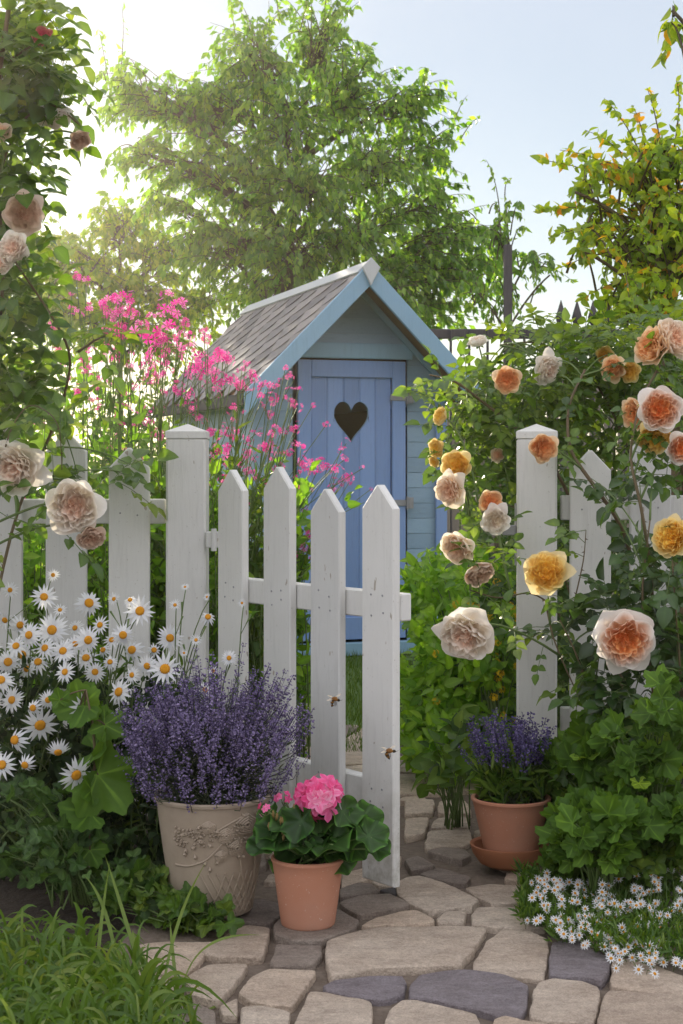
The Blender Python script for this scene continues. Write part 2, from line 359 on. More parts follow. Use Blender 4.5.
M['r_pink'] = rosemat('pink_petal', [(0, (.8, .08, .2)), (.5, (.85, .12, .25)), (1, (.85, .3, .35))])
M['campion'] = petal('campion_petal', [(0, (.62, .03, .28)), (.5, (.78, .09, .42)), (1, (.85, .30, .58))], [(0, (.8, .5, .7)), (.5, (1, 1, 1)), (1, (1.1, 1.25, 1.1))], .45, tc=1.1, warm=(1.1, .8, 1))
M['pelarg'] = petal('pelargonium_petal', [(0, (.80, .08, .28)), (.5, (.90, .20, .44)), (1, (.96, .42, .62))], [(0, (1.0, 2.2, 1.6)), (.3, (.92, .5, .7)), (.6, (1, 1, 1)), (1, (1.0, 1.35, 1.25))], .3, warm=(1.1, .8, .9))
M['lav'] = petal('lavender_floret', [(0, (.055, .045, .075)), (.4, (.155, .12, .25)), (1, (.40, .33, .54))], None, .25, warm=(1, .9, 1.1))
M['lav2'] = petal('deep_lavender_floret', [(0, (.05, .04, .09)), (.5, (.11, .09, .23)), (1, (.24, .20, .40))], None, .25, warm=(1, .9, 1.1))
M['daisy'] = petal('daisy_petal', [(0, (.72, .74, .78)), (1, (.86, .87, .88))], None, .3, warm=(1, 1, 1))
M['disc'] = simplemat('daisy_disc', (.75, .36, .01), (.6, .22, .01), 400, .8, .8, .002)
M['yellowf'] = petal('yellow_floret', [(0, (.75, .42, .01)), (1, (.85, .62, .03))], None, .3)
M['wing'] = None

exec_parts = []
# ------------------------------------------------------------------ ground, path, sky is the world
def ground():
    mb = MB(); s = 150
    mb.add([(-s, -150, -.03), (s, -150, -.03), (s, 150, -.03), (-s, 150, -.03)], [[0, 1, 2, 3]])
    tag(mb.build('ground', M['soil']), kind='structure')
    # lawn: soil-backed turf sheet plus blades
    mb = MB(); mb.add([(-30, 5.55, -.02), (30, 5.55, -.02), (30, 60, -.02), (-30, 60, -.02)], [[0, 1, 2, 3]])
    gm = simplemat('turf', (.05, .10, .02), (.09, .15, .03), 60, .9, .6, .01)
    tag(mb.build('lawn', gm), kind='structure')
    r_ = RNG(3); mb = MB(); n = 26000
    y = 5.5+ r_.power(1.4, n)[::-1]*0 + r_.random(n)**1.3*5; x = (r_.random(n)-.5)*2*(.18*y)+.0
    pos = np.stack([x, y, np.full(n, -.02)], 1); ax = rdirs(r_, n)*.45+[0, 0, 1]
    mb.inst((np.array([(-.06, 0, 0), (.06, 0, 0), (0, 1, 0)], float), [[0, 1, 2]], np.array([.5, .5, .9])), pos, ax, rdirs(r_, n)+[0, -1, 0], r_.uniform(.025, .06, n), r_.random(n))
    tag(mb.build('lawn_grass', M['lawn']), 'short green lawn grass behind the open gate', 'grass', kind='stuff')
ground()

STONES = [ # traced outlines on the ground, then a tone: b beige, g grey, p purple-grey, d dark
 ('b', [(309,991),(327,992),(373,1000),(371,1040),(350,1060),(290,1050),(296,1024)]),
 ('p', [(325,985),(336,979),(358,977),(384,975.5),(402,975.7),(406,980.5),(402,991.5),(388.6,997),(377.6,997.5),(353.5,995),(327,990.5)]),
 ('b', [(328,942),(358,931),(386,927.5),(428.5,925.6),(485.6,926.5),(484.5,931),(472.5,948.7),(460,965),(422,966.7),(402,967.4),(375.4,968.4),(358,974),(330.4,979),(326,955)]),
 ('b', [(503,929),(532,930.7),(546.7,937.7),(548,951),(544,977),(523,974),(496.6,971.7),(473.6,968.4),(473.6,959.7),(488,940),(494.4,935.5)]),
 ('p', [(410,986),(420,974),(444,970),(475,970),(505,974),(526,984),(527,997),(522,1014.6),(496.6,1013.5),(472.5,1006),(439.5,999),(409,996)]),
 ('b', [(402,1000),(418,1000),(448,1008),(477,1014.5),(480,1030),(470,1050),(400,1055),(380,1040),(386,1022),(390,1009)]),
 ('b', [(494.4,1017),(505,1013.5),(523,1019),(550,1024),(545,1050),(500,1055),(490,1035)]),
 ('b', [(533,992),(540,981.6),(553,978),(583.5,980),(598,986),(599,999),(593,1022),(560,1021),(530,1018)]),
 ('p', [(551,942),(575,940),(608,958),(609,973),(601,982),(583,977),(549,975)]),
 ('b', [(612,958),(640,958),(663,968),(700,978),(690,994),(645,989),(611,986)]),
 ('b', [(601,1003),(609,990),(645,992.5),(695,998),(700,1030),(660,1060),(605,1050),(598,1030)]),
 ('b', [(396,884),(405,878),(418,876),(444,883),(479,900),(472,906),(457,908),(428.5,911),(415,907),(400,896)]),
 ('b', [(465,887),(488,882),(522,884),(522.5,900),(510,902),(492,902.5),(474.5,894)]),
 ('b', [(472.5,913.5),(477,906.5),(505,907),(530,909),(548,920),(545,927),(494,926.5),(472.5,924)]),
 ('b', [(437,917),(446,911),(466,911),(462.6,921),(438.4,922)]),
 ('b', [(362,926),(375,918),(402,912),(418,911),(433,920),(432,923),(400,924.5),(370,927)]),
 ('g', [(339,901.5),(358,895),(390,892.7),(411.7,904),(393,908),(358,915)]),
 ('g', [(340,888),(358,882),(371,883),(379,889),(371,891.5),(340,897)]),
 ('b', [(371,880),(388,876.5),(398,882),(391,886),(380,885)]),
 ('g', [(274,925),(300,905),(338,909),(359,920),(351,930),(323,942),(292,942),(276,936)]),
 ('g', [(277,945),(292,946),(321,945.5),(321,953),(315,964),(274,966),(270,962)]),
 ('b', [(240,993),(251,977),(268,969.5),(314,969.5),(315,972),(306,984),(292,1006),(270,1003.6),(252,1001)]),
 ('b', [(185,978),(208,965),(249.6,963),(230,988),(217,1001),(192,995)]),
 ('b', [(220,1004),(238,996),(237.5,1014.6),(222,1013)]),
 ('b', [(247,924.5),(270,927),(264,957),(219,958),(201,951),(230,931)]),
 ('b', [(137.6,944),(164,940),(214,940),(206,951),(186,975),(153,970.6),(133,966)]),
 ('b', [(110,966),(150,974),(180,985),(160,998),(115,990)]), ('g', [(150,1004),(190,1000),(214,1010),(215,1030),(160,1030)]),
 ('b', [(242,1008),(262,1007),(290,1011),(284,1035),(240,1035)]),
 ('b', [(404.7,800.5),(435,800),(432,813),(404.7,814)]), ('b', [(438.7,800.5),(466,799),(472,813),(437.6,813)]),
 ('b', [(434,820),(440,816),(466,816),(470.5,826),(431,827)]), ('b', [(404.7,818),(429,817),(424.5,833.5),(404.7,838)]),
 ('b', [(428,830),(470,829),(471,840),(464,844),(424,848)]), ('g', [(442,847),(466,849),(471,855),(462,861),(426,852)]),
 ('g', [(404,860),(418,855),(436,865),(411,871)]), ('g', [(418,873),(440,867),(471,876),(466,881),(453,882)]),
 ('d', [(381,889),(395,886),(397,893),(388,892)]),
 ('g', [(300,880),(336,876),(340,884),(338,898),(305,903)]), ('g', [(232,900),(262,898),(290,905),(272,922),(240,920)]),
 ('b', [(341,874),(368,866),(384,873),(366,880),(342,886)]),
]
def clip_half(poly, a, b):
    """keep the part of poly nearer to a than to b"""
    m = (a+b)/2; n = b-a; out = []
    for i in range(len(poly)):
        p, q = poly[i], poly[(i+1) % len(poly)]; dp, dq = np.dot(p-m, n), np.dot(q-m, n)
        if dp <= 0: out.append(p)
        if dp*dq < 0: out.append(p+(q-p)*dp/(dp-dq))
    return out
def inpoly(p, poly):
    c = False; n = len(poly)
    for i in range(n):
        a, b = poly[i], poly[i-1]
        if (a[1] > p[1]) != (b[1] > p[1]) and p[0] < (b[0]-a[0])*(p[1]-a[1])/(b[1]-a[1])+a[0]: c = not c
    return c
def path():
    r_ = RNG(11); base = MB()
    xl = lambda y: -.62 if y < 4 else (-.62+(y-4)*.25); xr = lambda y: .95
    base.add([(-.50, 1.5, -.016), (1.5, 1.5, -.016), (1.2, 3.3, -.016), (.62, 3.6, -.016), (.62, 5.75, -.016), (-.25, 5.75, -.016), (-.25, 4.2, -.016), (-.46, 3.9, -.016)], [[0, 1, 2, 3, 4, 5, 6, 7]])
    mm = simplemat('mortar', (.085, .062, .045), (.26, .21, .165), 55, .95, 1.0, .012, detail=8)
    tag(base.build('path_bedding', mm), kind='structure')
    polys = []
    for tone, pl in STONES: polys.append((tone, np.array([G(x, y)[:2] for x, y in pl])))
    traced = [p for _, p in polys]
    # random crazy paving where nothing was traced
    sites = []
    y = 1.6
    while y < 5.7:
        x = -1.0+r_.uniform(0, .1)
        while x < 1.45: sites.append(np.array([x+r_.uniform(-.05, .05), y+r_.uniform(-.04, .04)])); x += .2 if y < 4.6 else .17
        y += .15
    for s_ in sites:
        cell = [s_+np.array(d)*.4 for d in ((-1, -1), (1, -1), (1, 1), (-1, 1))]
        for o in sites:
            if o is not s_ and np.abs(o-s_).max() < .5: cell = clip_half(cell, s_, o)
            if len(cell) < 3: break
        if len(cell) < 3: continue
        cell = np.array(cell); c = cell.mean(0); cell = c+(cell-c)*.93
        bad = any(any(inpoly(p, t) for p in cell) or inpoly(c, t) or any(inpoly(v, cell) for v in t) for t in traced)
        if bad:
            small = c+(cell-c)*.45
            if any(any(inpoly(p, t) for p in small) or inpoly(c, t) or any(inpoly(v, small) for v in t) for t in traced): continue
            cell = small
        if c[0] < (-.36 if c[1] < 4.3 else -.2) or (c[0] > .6 and c[1] > 3.3): continue
        polys.append((r_.choice(['b', 'b', 'g']), cell))
    mb = MB(); tone = {'b': (.5, 1), 'g': (.28, .45), 'p': (.12, .22), 'd': (0, .02)}
    for tn, pl in polys:
        q = pl
        q = q.mean(0)+(q-q.mean(0))*(1+.0035/np.linalg.norm(q-q.mean(0), axis=1, keepdims=True))
        for f_ in (.10, .25): q = np.concatenate([np.stack([(1-f_)*q+f_*np.roll(q, -1, 0), f_*q+(1-f_)*np.roll(q, -1, 0)], 1).reshape(-1, 2)])
        # subdivide long edges and roughen
        out = []
        for i in range(len(q)):
            a, b = q[i], q[(i+1) % len(q)]; L = np.linalg.norm(b-a); k = max(1, int(L/.012))
            for j in range(k): out.append(a+(b-a)*j/k)
        q = np.array(out); c = q.mean(0); rr = r_.uniform(-1, 1, len(q)); rr = (rr+np.roll(rr, 1)+np.roll(rr, -1))/3
        ln = np.linalg.norm(q-c, axis=1, keepdims=True); q = q+(q-c)/np.maximum(ln, .02)*rr[:, None]*.0042
        n = len(q); z0 = r_.uniform(-.003, .003); tx, ty = r_.uniform(-.02, .02, 2)
        V = []; ins = [(0, -.024), (.0005, -.006), (.002, -.0018), (.005, -.0002), (.012, .0)]
        for i_, z in ins:
            s2 = np.maximum(1-i_/np.maximum(ln, .03), .1); w2 = c+(q-c)*s2
            V.append(np.concatenate([w2, np.full((n, 1), z+z0)+((w2-c)@np.array([tx, ty]))[:, None]], 1))
        V.append([(c[0], c[1], z0)]); V = np.concatenate(V); V[n*2:, 2] += .0012*np.sin(V[n*2:, 0]*37+z0*900)*np.sin(V[n*2:, 1]*29); Fc = []
        for k in range(len(ins)-1):
            for j in range(n): Fc.append([k*n+j, k*n+(j+1) % n, (k+1)*n+(j+1) % n, (k+1)*n+j])
        for j in range(n): Fc.append([(len(ins)-1)*n+j, (len(ins)-1)*n+(j+1) % n, len(V)-1])
        if sum(q[i][0]*q[(i+1) % n][1]-q[(i+1) % n][0]*q[i][1] for i in range(n)) < 0: Fc = [f[::-1] for f in Fc]
        lo, hi = tone[tn]; mb.add(V, Fc, r_.uniform(lo, hi), r_.random())
    m, n, out = newmat('flagstone')
    base_c = ramp(n, attr(n, 'tint'), [(0, (.10, .095, .10)), (.12, (.245, .225, .25)), (.22, (.26, .24, .26)), (.3, (.26, .225, .20)), (.45, (.33, .285, .245)), (.5, (.52, .44, .36)), (.75, (.58, .51, .43)), (1, (.61, .51, .41))])
    n1 = noise(n, 14, 7, .7, stretch=(1, 1.7, 1)); n2 = noise(n, 90, 5, .7); n3 = noise(n, 300, 2)
    n0 = noise(n, 3.3, 5, .65)
    c = mixc(n, .5, base_c, mixc(n, ramp(n, n0, [(.35, (0, 0, 0)), (.65, (1, 1, 1))]), (.68, .60, .54), (1.2, 1.22, 1.22)), 'MULTIPLY')
    c = mixc(n, .75, c, mixc(n, ramp(n, n1, [(.3, (0, 0, 0)), (.7, (1, 1, 1))]), (.66, .62, .60), (1.22, 1.2, 1.16)), 'MULTIPLY')
    c = mixc(n, .75, c, mixc(n, ramp(n, n2, [(.3, (0, 0, 0)), (.7, (1, 1, 1))]), (.7, .68, .66), (1.2, 1.2, 1.2)), 'MULTIPLY')
    c = mixc(n, .6, c, mixc(n, ramp(n, n3, [(.35, (0, 0, 0)), (.65, (1, 1, 1))]), (.75, .72, .7), (1.2, 1.2, 1.2)), 'MULTIPLY')
    h = mixc(n, .5, n1, n2)
    p = pbsdf(n, c, .72, bump(n, h, 1.0, .022), .3); n.links.new(p.outputs[0], out.inputs[0])
    tag(mb.build('path', m, smooth=True), kind='structure')
path()

# ------------------------------------------------------------------ shed
X3 = np.array([1., 0, 0]); Y3 = np.array([0, 1., 0]); Z3 = np.array([0, 0, 1.])
def shed():
    a = math.radians(18.4); R = np.array([math.cos(a), math.sin(a), 0]); B = np.array([-math.sin(a), math.cos(a), 0])
    O = np.array([.046, 8.45, 0]); root = thing('garden_shed', O, 'small blue wooden playhouse shed with slate roof behind the white gate', 'shed')
    r_ = RNG(21); HW = .53; DEP = 2.0; ov = .30
    apz = 2.045; ew = .66; ez = 1.375; slope = (apz-ez)/ew
    topz = lambda u: apz-.05-slope*abs(u)
    # front wall of overlapping boards, cut by roof slope and door opening
    mb = MB(); z = .05; bh = .083
    def board(O_, U, N_, u0f, u1f, z0, z1, t):
        ua, ub, uc, ud = u0f(z0), u1f(z0), u1f(z1), u0f(z1)
        if ub-ua < .01: return
        if uc-ud < .004: m_ = (uc+ud)/2; uc, ud = m_+.002, m_-.002
        p = lambda u, zz, o: O_+U*u+Z3*zz+N_*o
        V = [p(ua, z0+.003, .012), p(ub, z0+.0010, .009), p(uc, z1-.004, .009), p(ud, z1-.004, .009), p(ua, z0, -.003), p(ub, z0, -.003), p(uc, z1, -.003), p(ud, z1, -.003)]
        mb.add(V, [[0, 1, 2, 3], [4, 7, 6, 5], [0, 4, 5, 1], [1, 5, 6, 2], [2, 6, 7, 3], [3, 7, 4, 0]], t)
    while z < topz(0)-.02:
        z1 = min(z+bh+.004, topz(0)); lim = lambda zz: max(.002, min(HW, (apz-.05-zz)/slope))
        if z < 1.58:
            board(O, R, -B, lambda q: -min(HW, lim(q)), lambda q: -.325, z, z1, r_.random())
            board(O, R, -B, lambda q: .325, lambda q: min(HW, lim(q)), z, z1, r_.random())
        else: board(O, R, -B, lambda q: -lim(q), lambda q: lim(q), z, z1, r_.random())
        z += bh
    # side and back walls
    z = .05
    while z < topz(HW)-.01:
        z1 = min(z+bh+.004, topz(HW))
        board(O-R*HW, B, -R, lambda q: 0, lambda q: DEP, z, z1, r_.random()); board(O+R*HW, B, R, lambda q: 0, lambda q: DEP, z, z1, r_.random()); z += bh
    z = .05
    while z < topz(0)-.02:
        z1 = min(z+bh+.004, topz(0)); lim = lambda zz: max(.002, min(HW, (apz-.05-zz)/slope)); board(O+B*DEP, R, B, lambda q: -lim(q), lambda q: lim(q), z, z1, r_.random()); z += bh
    mb.build('wall', M['shed_wall'], root)
    # dark unpainted boards inside
    mb = MB(); mb.box(O+B*DEP/2+Z3*.02, R, B, Z3, HW-.025, DEP/2-.05, .01); mb.build('floor', M['dark_in'], root)
    mb = MB(); mb.box(O+B*(DEP-.03)+Z3*.7, R, B, Z3, HW-.02, .01, .66); mb.build('back_lining', M['dark_in'], root)
    for sx in (-1, 1): mb = MB(); mb.box(O+B*(DEP/2)+R*sx*(HW-.02)+Z3*.68, B, R, Z3, DEP/2-.02, .004, .66); mb.build('inner_lining', M['dark_in'], root)
    # corner trims, header, base sill
    for sx in (-1, 1): mb = MB(); mb.box(O+R*sx*(HW-.012)-B*.026+Z3*.70, R, B, Z3, .032, .008, .66, .002, tint=.6); mb.build('corner_board', M['shed_door'] if sx > 0 else M['shed_wall'], root)
    mb = MB(); mb.box(O-B*.030+Z3*1.618, R, B, Z3, .345, .013, .042, .004, tint=.8); mb.build('door_header', M['shed_trim'], root)
    mb = MB(); mb.box(O-B*.034+Z3*.02, R, B, Z3, HW+.02, .03, .035, .004, tint=.4); mb.build('base_sill', M['shed_trim'], root)
    # door: stiles, rails, planks with heart hole
    dw = .305; z0, z1 = .07, 1.565; Dn = O-B*.012
    door = None
    mb = MB(); st = .075
    for sx in (-1, 1): mb.box(Dn+R*sx*(dw-st/2)-B*.016+Z3*(z0+z1)/2, R, B, Z3, st/2, .013, (z1-z0)/2, .003, tint=.6)
    for zz, hh in ((z1-.045, .045), (z0+.06, .06)): mb.box(Dn-B*.0165+Z3*zz, R, B, Z3, dw-st-.001, .0125, hh, .003, tint=.45)
    door = mb.build('door', M['shed_door'], root)
    hc = np.array([.0, 1.232]); hw_, hh_ = .098, .225
    t = np.linspace(0, 2*math.pi, 400); hx = 16*np.sin(t)**3; hy = 13*np.cos(t)-5*np.cos(2*t)-2*np.cos(3*t)-np.cos(4*t)
    hx = hx/16*hw_+hc[0]; hy = (hy-(hy.max()+hy.min())/2)/(hy.max()-hy.min())*hh_+hc[1]
    pz0, pz1 = z0+.118, z1-.088; mb = MB(); npk = 5; pw = (dw-st)*2/npk
    for k in range(npk):
        ua = -(dw-st)+k*pw+.003; ub = ua+pw-.006; xs = np.linspace(ua, ub, 16); tt = r_.random()
        def cols(lo, hi):
            V = []; 
            for i, x in enumerate(xs):
                e = .004 if i in (0, len(xs)-1) else 0
                V += [Dn+R*x-B*(.010-e)+Z3*lo[i], Dn+R*x-B*(.010-e)+Z3*hi[i]]
            Fc = [[2*i, 2*i+2, 2*i+3, 2*i+1] for i in range(len(xs)-1) if hi[i]-lo[i] > 1e-5 or hi[i+1]-lo[i+1] > 1e-5]
            mb.add(V, Fc, tt)
        lo = []; up = []
        for x in xs:
            c = [(hy[i]) for i in range(len(hx)) if (hx[i]-x)*(hx[(i+1) % len(hx)]-x) <= 0 and i < len(hx)-1]
            if len(c) >= 2 and abs(x-hc[0]) < hw_*.999: lo.append(min(c)); up.append(max(c))
            else: lo.append(hc[1]); up.append(hc[1])
        cols([pz0]*len(xs), lo); cols(up, [pz1]*len(xs))
    # grooves' backing between planks
    for k in range(1, npk):
        x = -(dw-st)+k*pw
        c = [hy[i] for i in range(len(hx)-1) if (hx[i]-x)*(hx[i+1]-x) <= 0]
        segs = [(pz0, pz1)] if len(c) < 2 else [(pz0, min(c)), (max(c), pz1)]
        for s0, s1 in segs: mb.box(Dn+R*x-B*.003+Z3*(s0+s1)/2, R, B, Z3, .004, .002, (s1-s0)/2, tint=0)
    mb.build('plank_panel', M['shed_door'], door)
    mb = MB(); n = len(hx)-1; V = []; 
    for off in (.012, -.012): V += [Dn+R*hx[i]-B*off+Z3*hy[i] for i in range(n)]
    mb.add(V, [[i, (i+1) % n, n+(i+1) % n, n+i] for i in range(n)], .9); mb.build('heart_cutout_edge', M['shed_trim'], door)
    for zz in (1.37, .80):
        mb = MB(); mb.box(Dn+R*(dw-.045)-B*.032+Z3*zz, R, B, Z3, .045, .003, .017, .002); mb.box(Dn+R*(dw+.028)-B*.036+Z3*zz, R, B, Z3, .014, .004, .03, .002)
        mb.tube([Dn+R*(dw+.006)-B*.040+Z3*(zz-.035), Dn+R*(dw+.006)-B*.040+Z3*(zz+.035)], .007, 8); mb.build('hinge', M['metal'], door)
    # roof
    mb = MB(); L = DEP+ov+.12
    F0 = O-B*ov
    for sx in (-1, 1):
        U = norm(R*ew*sx+Z3*(ez-apz)); SL = math.hypot(ew, apz-ez); N_ = norm(np.cross(B, U))*(1 if np.cross(B, U)[2] > 0 else -1)
        mb.box(F0+Z3*(apz-.018)+U*SL/2+B*L/2, U, B, N_, SL/2, L/2, .008, tint=.3)
    roof = mb.build('roof', M['rust_wood'], root)
    mb = MB()
    for sx in (-1, 1):
        U = norm(R*ew*sx+Z3*(ez-apz)); SL = math.hypot(ew, apz-ez)+.03; N_ = np.cross(B, U); N_ = norm(N_ if N_[2] > 0 else -N_)
        sw = .27; ex = .112; rows = int(SL/ex)+1
        for k in range(rows):
            s1 = SL-k*ex; s0 = max(s1-ex*1.95, .008); nx = int(L/sw)+2
            for j in range(nx):
                b0 = (j-.5*(k % 2))*sw-.01; b1 = b0+sw-.010
                b0_, b1_ = max(b0, -.012), min(b1, L)
                if b1_-b0_ < .02: continue
                mid = (b0+b1)/2; prof = []
                for q in np.linspace(0, 1, 15):
                    bb = b0+(b1-b0)*q
                    if b0_-1e-6 <= bb <= b1_+1e-6: prof.append((bb, max(.02, s1-.095*abs(2*q-1)**1.5-r_.uniform(0, .0015))))
                if len(prof) < 2: continue
                lift = r_.uniform(.006, .008)
                P0 = lambda s_, b_, h: F0+Z3*apz+U*s_+B*b_+N_*(h)
                V = []; n = len(prof)
                for (bb, ss) in prof: V += [P0(ss, bb, .004+lift), P0(ss, bb, .004+lift-.0045), P0(s0, bb, .001)]
                Fc = []
                for i in range(n-1): Fc += [[3*i, 3*i+3, 3*i+5, 3*i+2], [3*i+1, 3*i, 3*i+3, 3*i+4][::1]]
                Fc += [[0, 2, 1], [3*n-3, 3*n-2, 3*n-1]]
                mb.add(V, Fc, r_.random(), r_.random())
    mb.build('slates', M['slate'], roof)
    mb = MB()
    for sx in (-1, 1):
        U = norm(R*ew*sx+Z3*(ez-apz)); N_ = np.cross(B, U); N_ = norm(N_ if N_[2] > 0 else -N_)
        mb.box(F0+Z3*(apz+.018)+U*.040+B*L/2, U, B, N_, .042, L/2, .006, .002, tint=.7)
    mb.build('ridge_cap', M['ridge'], roof)
    # barge boards with vertical lower ends
    for sx in (-1, 1):
        bw = .112; e = ew+.01
        poly = [(0, apz+.012), (e*sx, apz+.012-slope*e), (e*sx, apz-slope*e-bw), (.0, apz-bw)]
        poly = poly if sx > 0 else poly[::-1]
        mb = MB(); mb.prism(poly[::-1], .022, F0-B*.022-B*.002*(sx+1), R, Z3, B, .003, tint=.5); mb.build('barge_board', M['shed_trim'], root)
    # inner rafters in bare brown wood under overhang
    for sx in (-1, 1):
        poly = [(0, apz-.045), (.60*sx, apz-.045-slope*.60), (.60*sx, apz-slope*.60-.085), (0, apz-.085)]
        poly = poly if sx > 0 else poly[::-1]
        mb = MB(); mb.prism(poly[::-1], .02, F0+B*.24, R, Z3, B, 0, tint=.5); mb.build('rafter', M['shed_trim'], root)
    # diamond finial
    mb = MB(); mb.prism([(0, .045), (-.05, -.005), (0, -.10), (.05, -.005)], .018, F0+Z3*(apz-.01)-B*.046, R, Z3, B, .003, tint=.9)
    mb.build('finial', M['ridge'], root)
    # gutter-dark eave edge
    mb = MB(); mb.box(F0-R*(ew+.005)+Z3*(ez-.035)+B*L/2, R, B, Z3, .012, L/2-.01, .03, .002); mb.build('eave_board', M['dark_wood'], root)
shed()

# ------------------------------------------------------------------ fence, posts, gate
FY = 4.27
def post(px0, px1, py, label, rot=0.0):
    c = (px0+px1)/2; hw = .0545; cx = (c-CX)/F*FY; root = thing('gate_post', (cx, FY+hw, 0), label, 'gate post', 'posts either side of the gate')
    ca, sa = math.cos(rot), math.sin(rot); U = np.array([ca, sa, 0]); W = np.array([-sa, ca, 0]); top = CH-(py-HZ)/F*FY
    C = np.array([cx, FY+hw, 0])
    mb = MB(); mb.box(C+Z3*(top-.03)/2, U, W, Z3, hw, hw, (top-.03)/2, .006, tint=.6); mb.build('post', M['white'], root)
    mb = MB(); b = hw+.0012; V = []
    for s_, z in ((b-.001, -.031), (b, -.030), (b, -.012), (b-.003, -.010)):
        for x, y in ((-1, -1), (1, -1), (1, 1), (-1, 1)): V.append(C+U*x*s_+W*y*s_+Z3*(top+z))
    V.append(C+Z3*(top+.010)); Fc = [[3, 2, 1, 0]]
    for k in range(3):
        for j in range(4): Fc.append([k*4+j, k*4+(j+1) % 4, k*4+4+(j+1) % 4, k*4+4+j])
    for j in range(4): Fc.append([12+j, 12+(j+1) % 4, 16])
    mb.add(V, Fc, .8); mb.build('cap', M['white'], root); return root
lp = post(165, 206.5, 427, 'white square gate post on the left that the gate hangs from', .0)
rp = post(518, 560, 427, 'white square gate post on the right carrying the metal latch', -.10)
def picket(mb, C, U, N_, wd, top, bot=.04, th=.021, pt=.055, tint=.5):
    h = wd/2; mb.prism([(-h, bot), (h, bot), (h, top-pt), (.004, top), (-.004, top), (-h, top-pt)], th, C, U, Z3, N_, .003, tint=tint)
def screws(mb, C, U, N_, zs, r_):
    for z in zs:
        for s_ in (-.022, .02): 
            p = C+U*(s_+r_.uniform(-.004, .004))+Z3*(z+r_.uniform(-.01, .01)); mb.tube([p-N_*.0012, p+N_*.001], [.0026, .0026], 7, mi=1)
def fence(x0, x1, tops, name, label, rails, sgn):
    r_ = RNG(7); root = thing('picket_fence', ((x0+x1)/2, FY+.05, 0), label, 'picket fence', 'white picket fences either side of the gate'); dy = FY+.030
    for z in rails:
        mb = MB(); mb.box(((x0+x1)/2, dy+.040, z), X3, Y3, Z3, (x1-x0)/2, .016, .034, .003, tint=r_.random()); mb.build('rail', M['white'], root)
    for (xc, top) in tops:
        mb = MB(); C = np.array([xc, dy, 0]); picket(mb, C, X3, Y3, .112, top, tint=r_.random()); screws(mb, C, X3, Y3, rails, r_); mb.build('picket', [M['white'], M['metal']], root)
        
pxm = lambda px: (px-CX)/F*FY
fence(pxm(-190), pxm(165)-.006, [(pxm(px), t) for px, t in ((127.5, 1.05), (64, 1.095), (-1, 1.12), (-65, 1.13), (-130, 1.13), (-188, 1.12))], 'fence', 'white picket fence left of the gate behind the daisies', (.875, .30), -1)
fence(pxm(562)+.006, pxm(880), [(pxm(px), t) for px, t in ((592.5, 1.043), (653, 1.10), (716, 1.12), (779, 1.13), (842, 1.13))], 'fence', 'white picket fence right of the gate under the apricot roses', (.885, .30), 1)
def gate():
    H = np.array([-.360, 4.27, 0]); g = norm(np.array([.504, -.65, 0])); n_ = np.array([g[1], -g[0], 0])   # n_: towards viewer-left
    if n_[1] > 0: n_ = -n_
    root = thing('garden_gate', H, 'open white picket gate with four pointed pickets swung towards the viewer', 'gate'); r_ = RNG(5)
    for off, top in ((.134, .990), (.346, .998), (.548, .944), (.752, .956)):
        mb = MB(); C = H+g*off; picket(mb, C, g, n_, .117, top, bot=.028, th=.022, tint=r_.random()); screws(mb, C+n_*.022, g, -n_, (.69, .655, .245, .21), r_); mb.build('picket', [M['white'], M['metal']], root)
    for z, e_ in ((.672, .385), (.228, .365)):
        mb = MB(); mb.box(H+g*(.04+e_)-n_*.018+Z3*z, g, n_, Z3, e_, .0165, .032, .003, tint=.7); mb.build('rail', M['white'], root)
    for z in (.80, .25):
        mb = MB(); mb.box(H+np.array([.018, -.002, z]), X3, Y3, Z3, .026, .012, .022, .003); mb.tube([H+np.array([.014, -.016, z-.03]), H+np.array([.014, -.016, z+.03])], .008, 10); mb.build('hinge', M['white'], root)
gate()
# latch on right post
mb = MB(); c = P(519, 535, FY); c[1] = FY+.02
root = rp
mb.box((c[0]-.004, FY+.035, c[2]), X3, Y3, Z3, .003, .013, .085, .001); mb.box((c[0]-.022, FY+.03, c[2]+.012), X3, Y3, Z3, .020, .008, .014, .002)
mb.tube([(c[0]-.042, FY+.022, c[2]+.012), (c[0]-.042, FY+.05, c[2]+.012)], .006, 8)
mb.build('latch', M['metal'], rp)

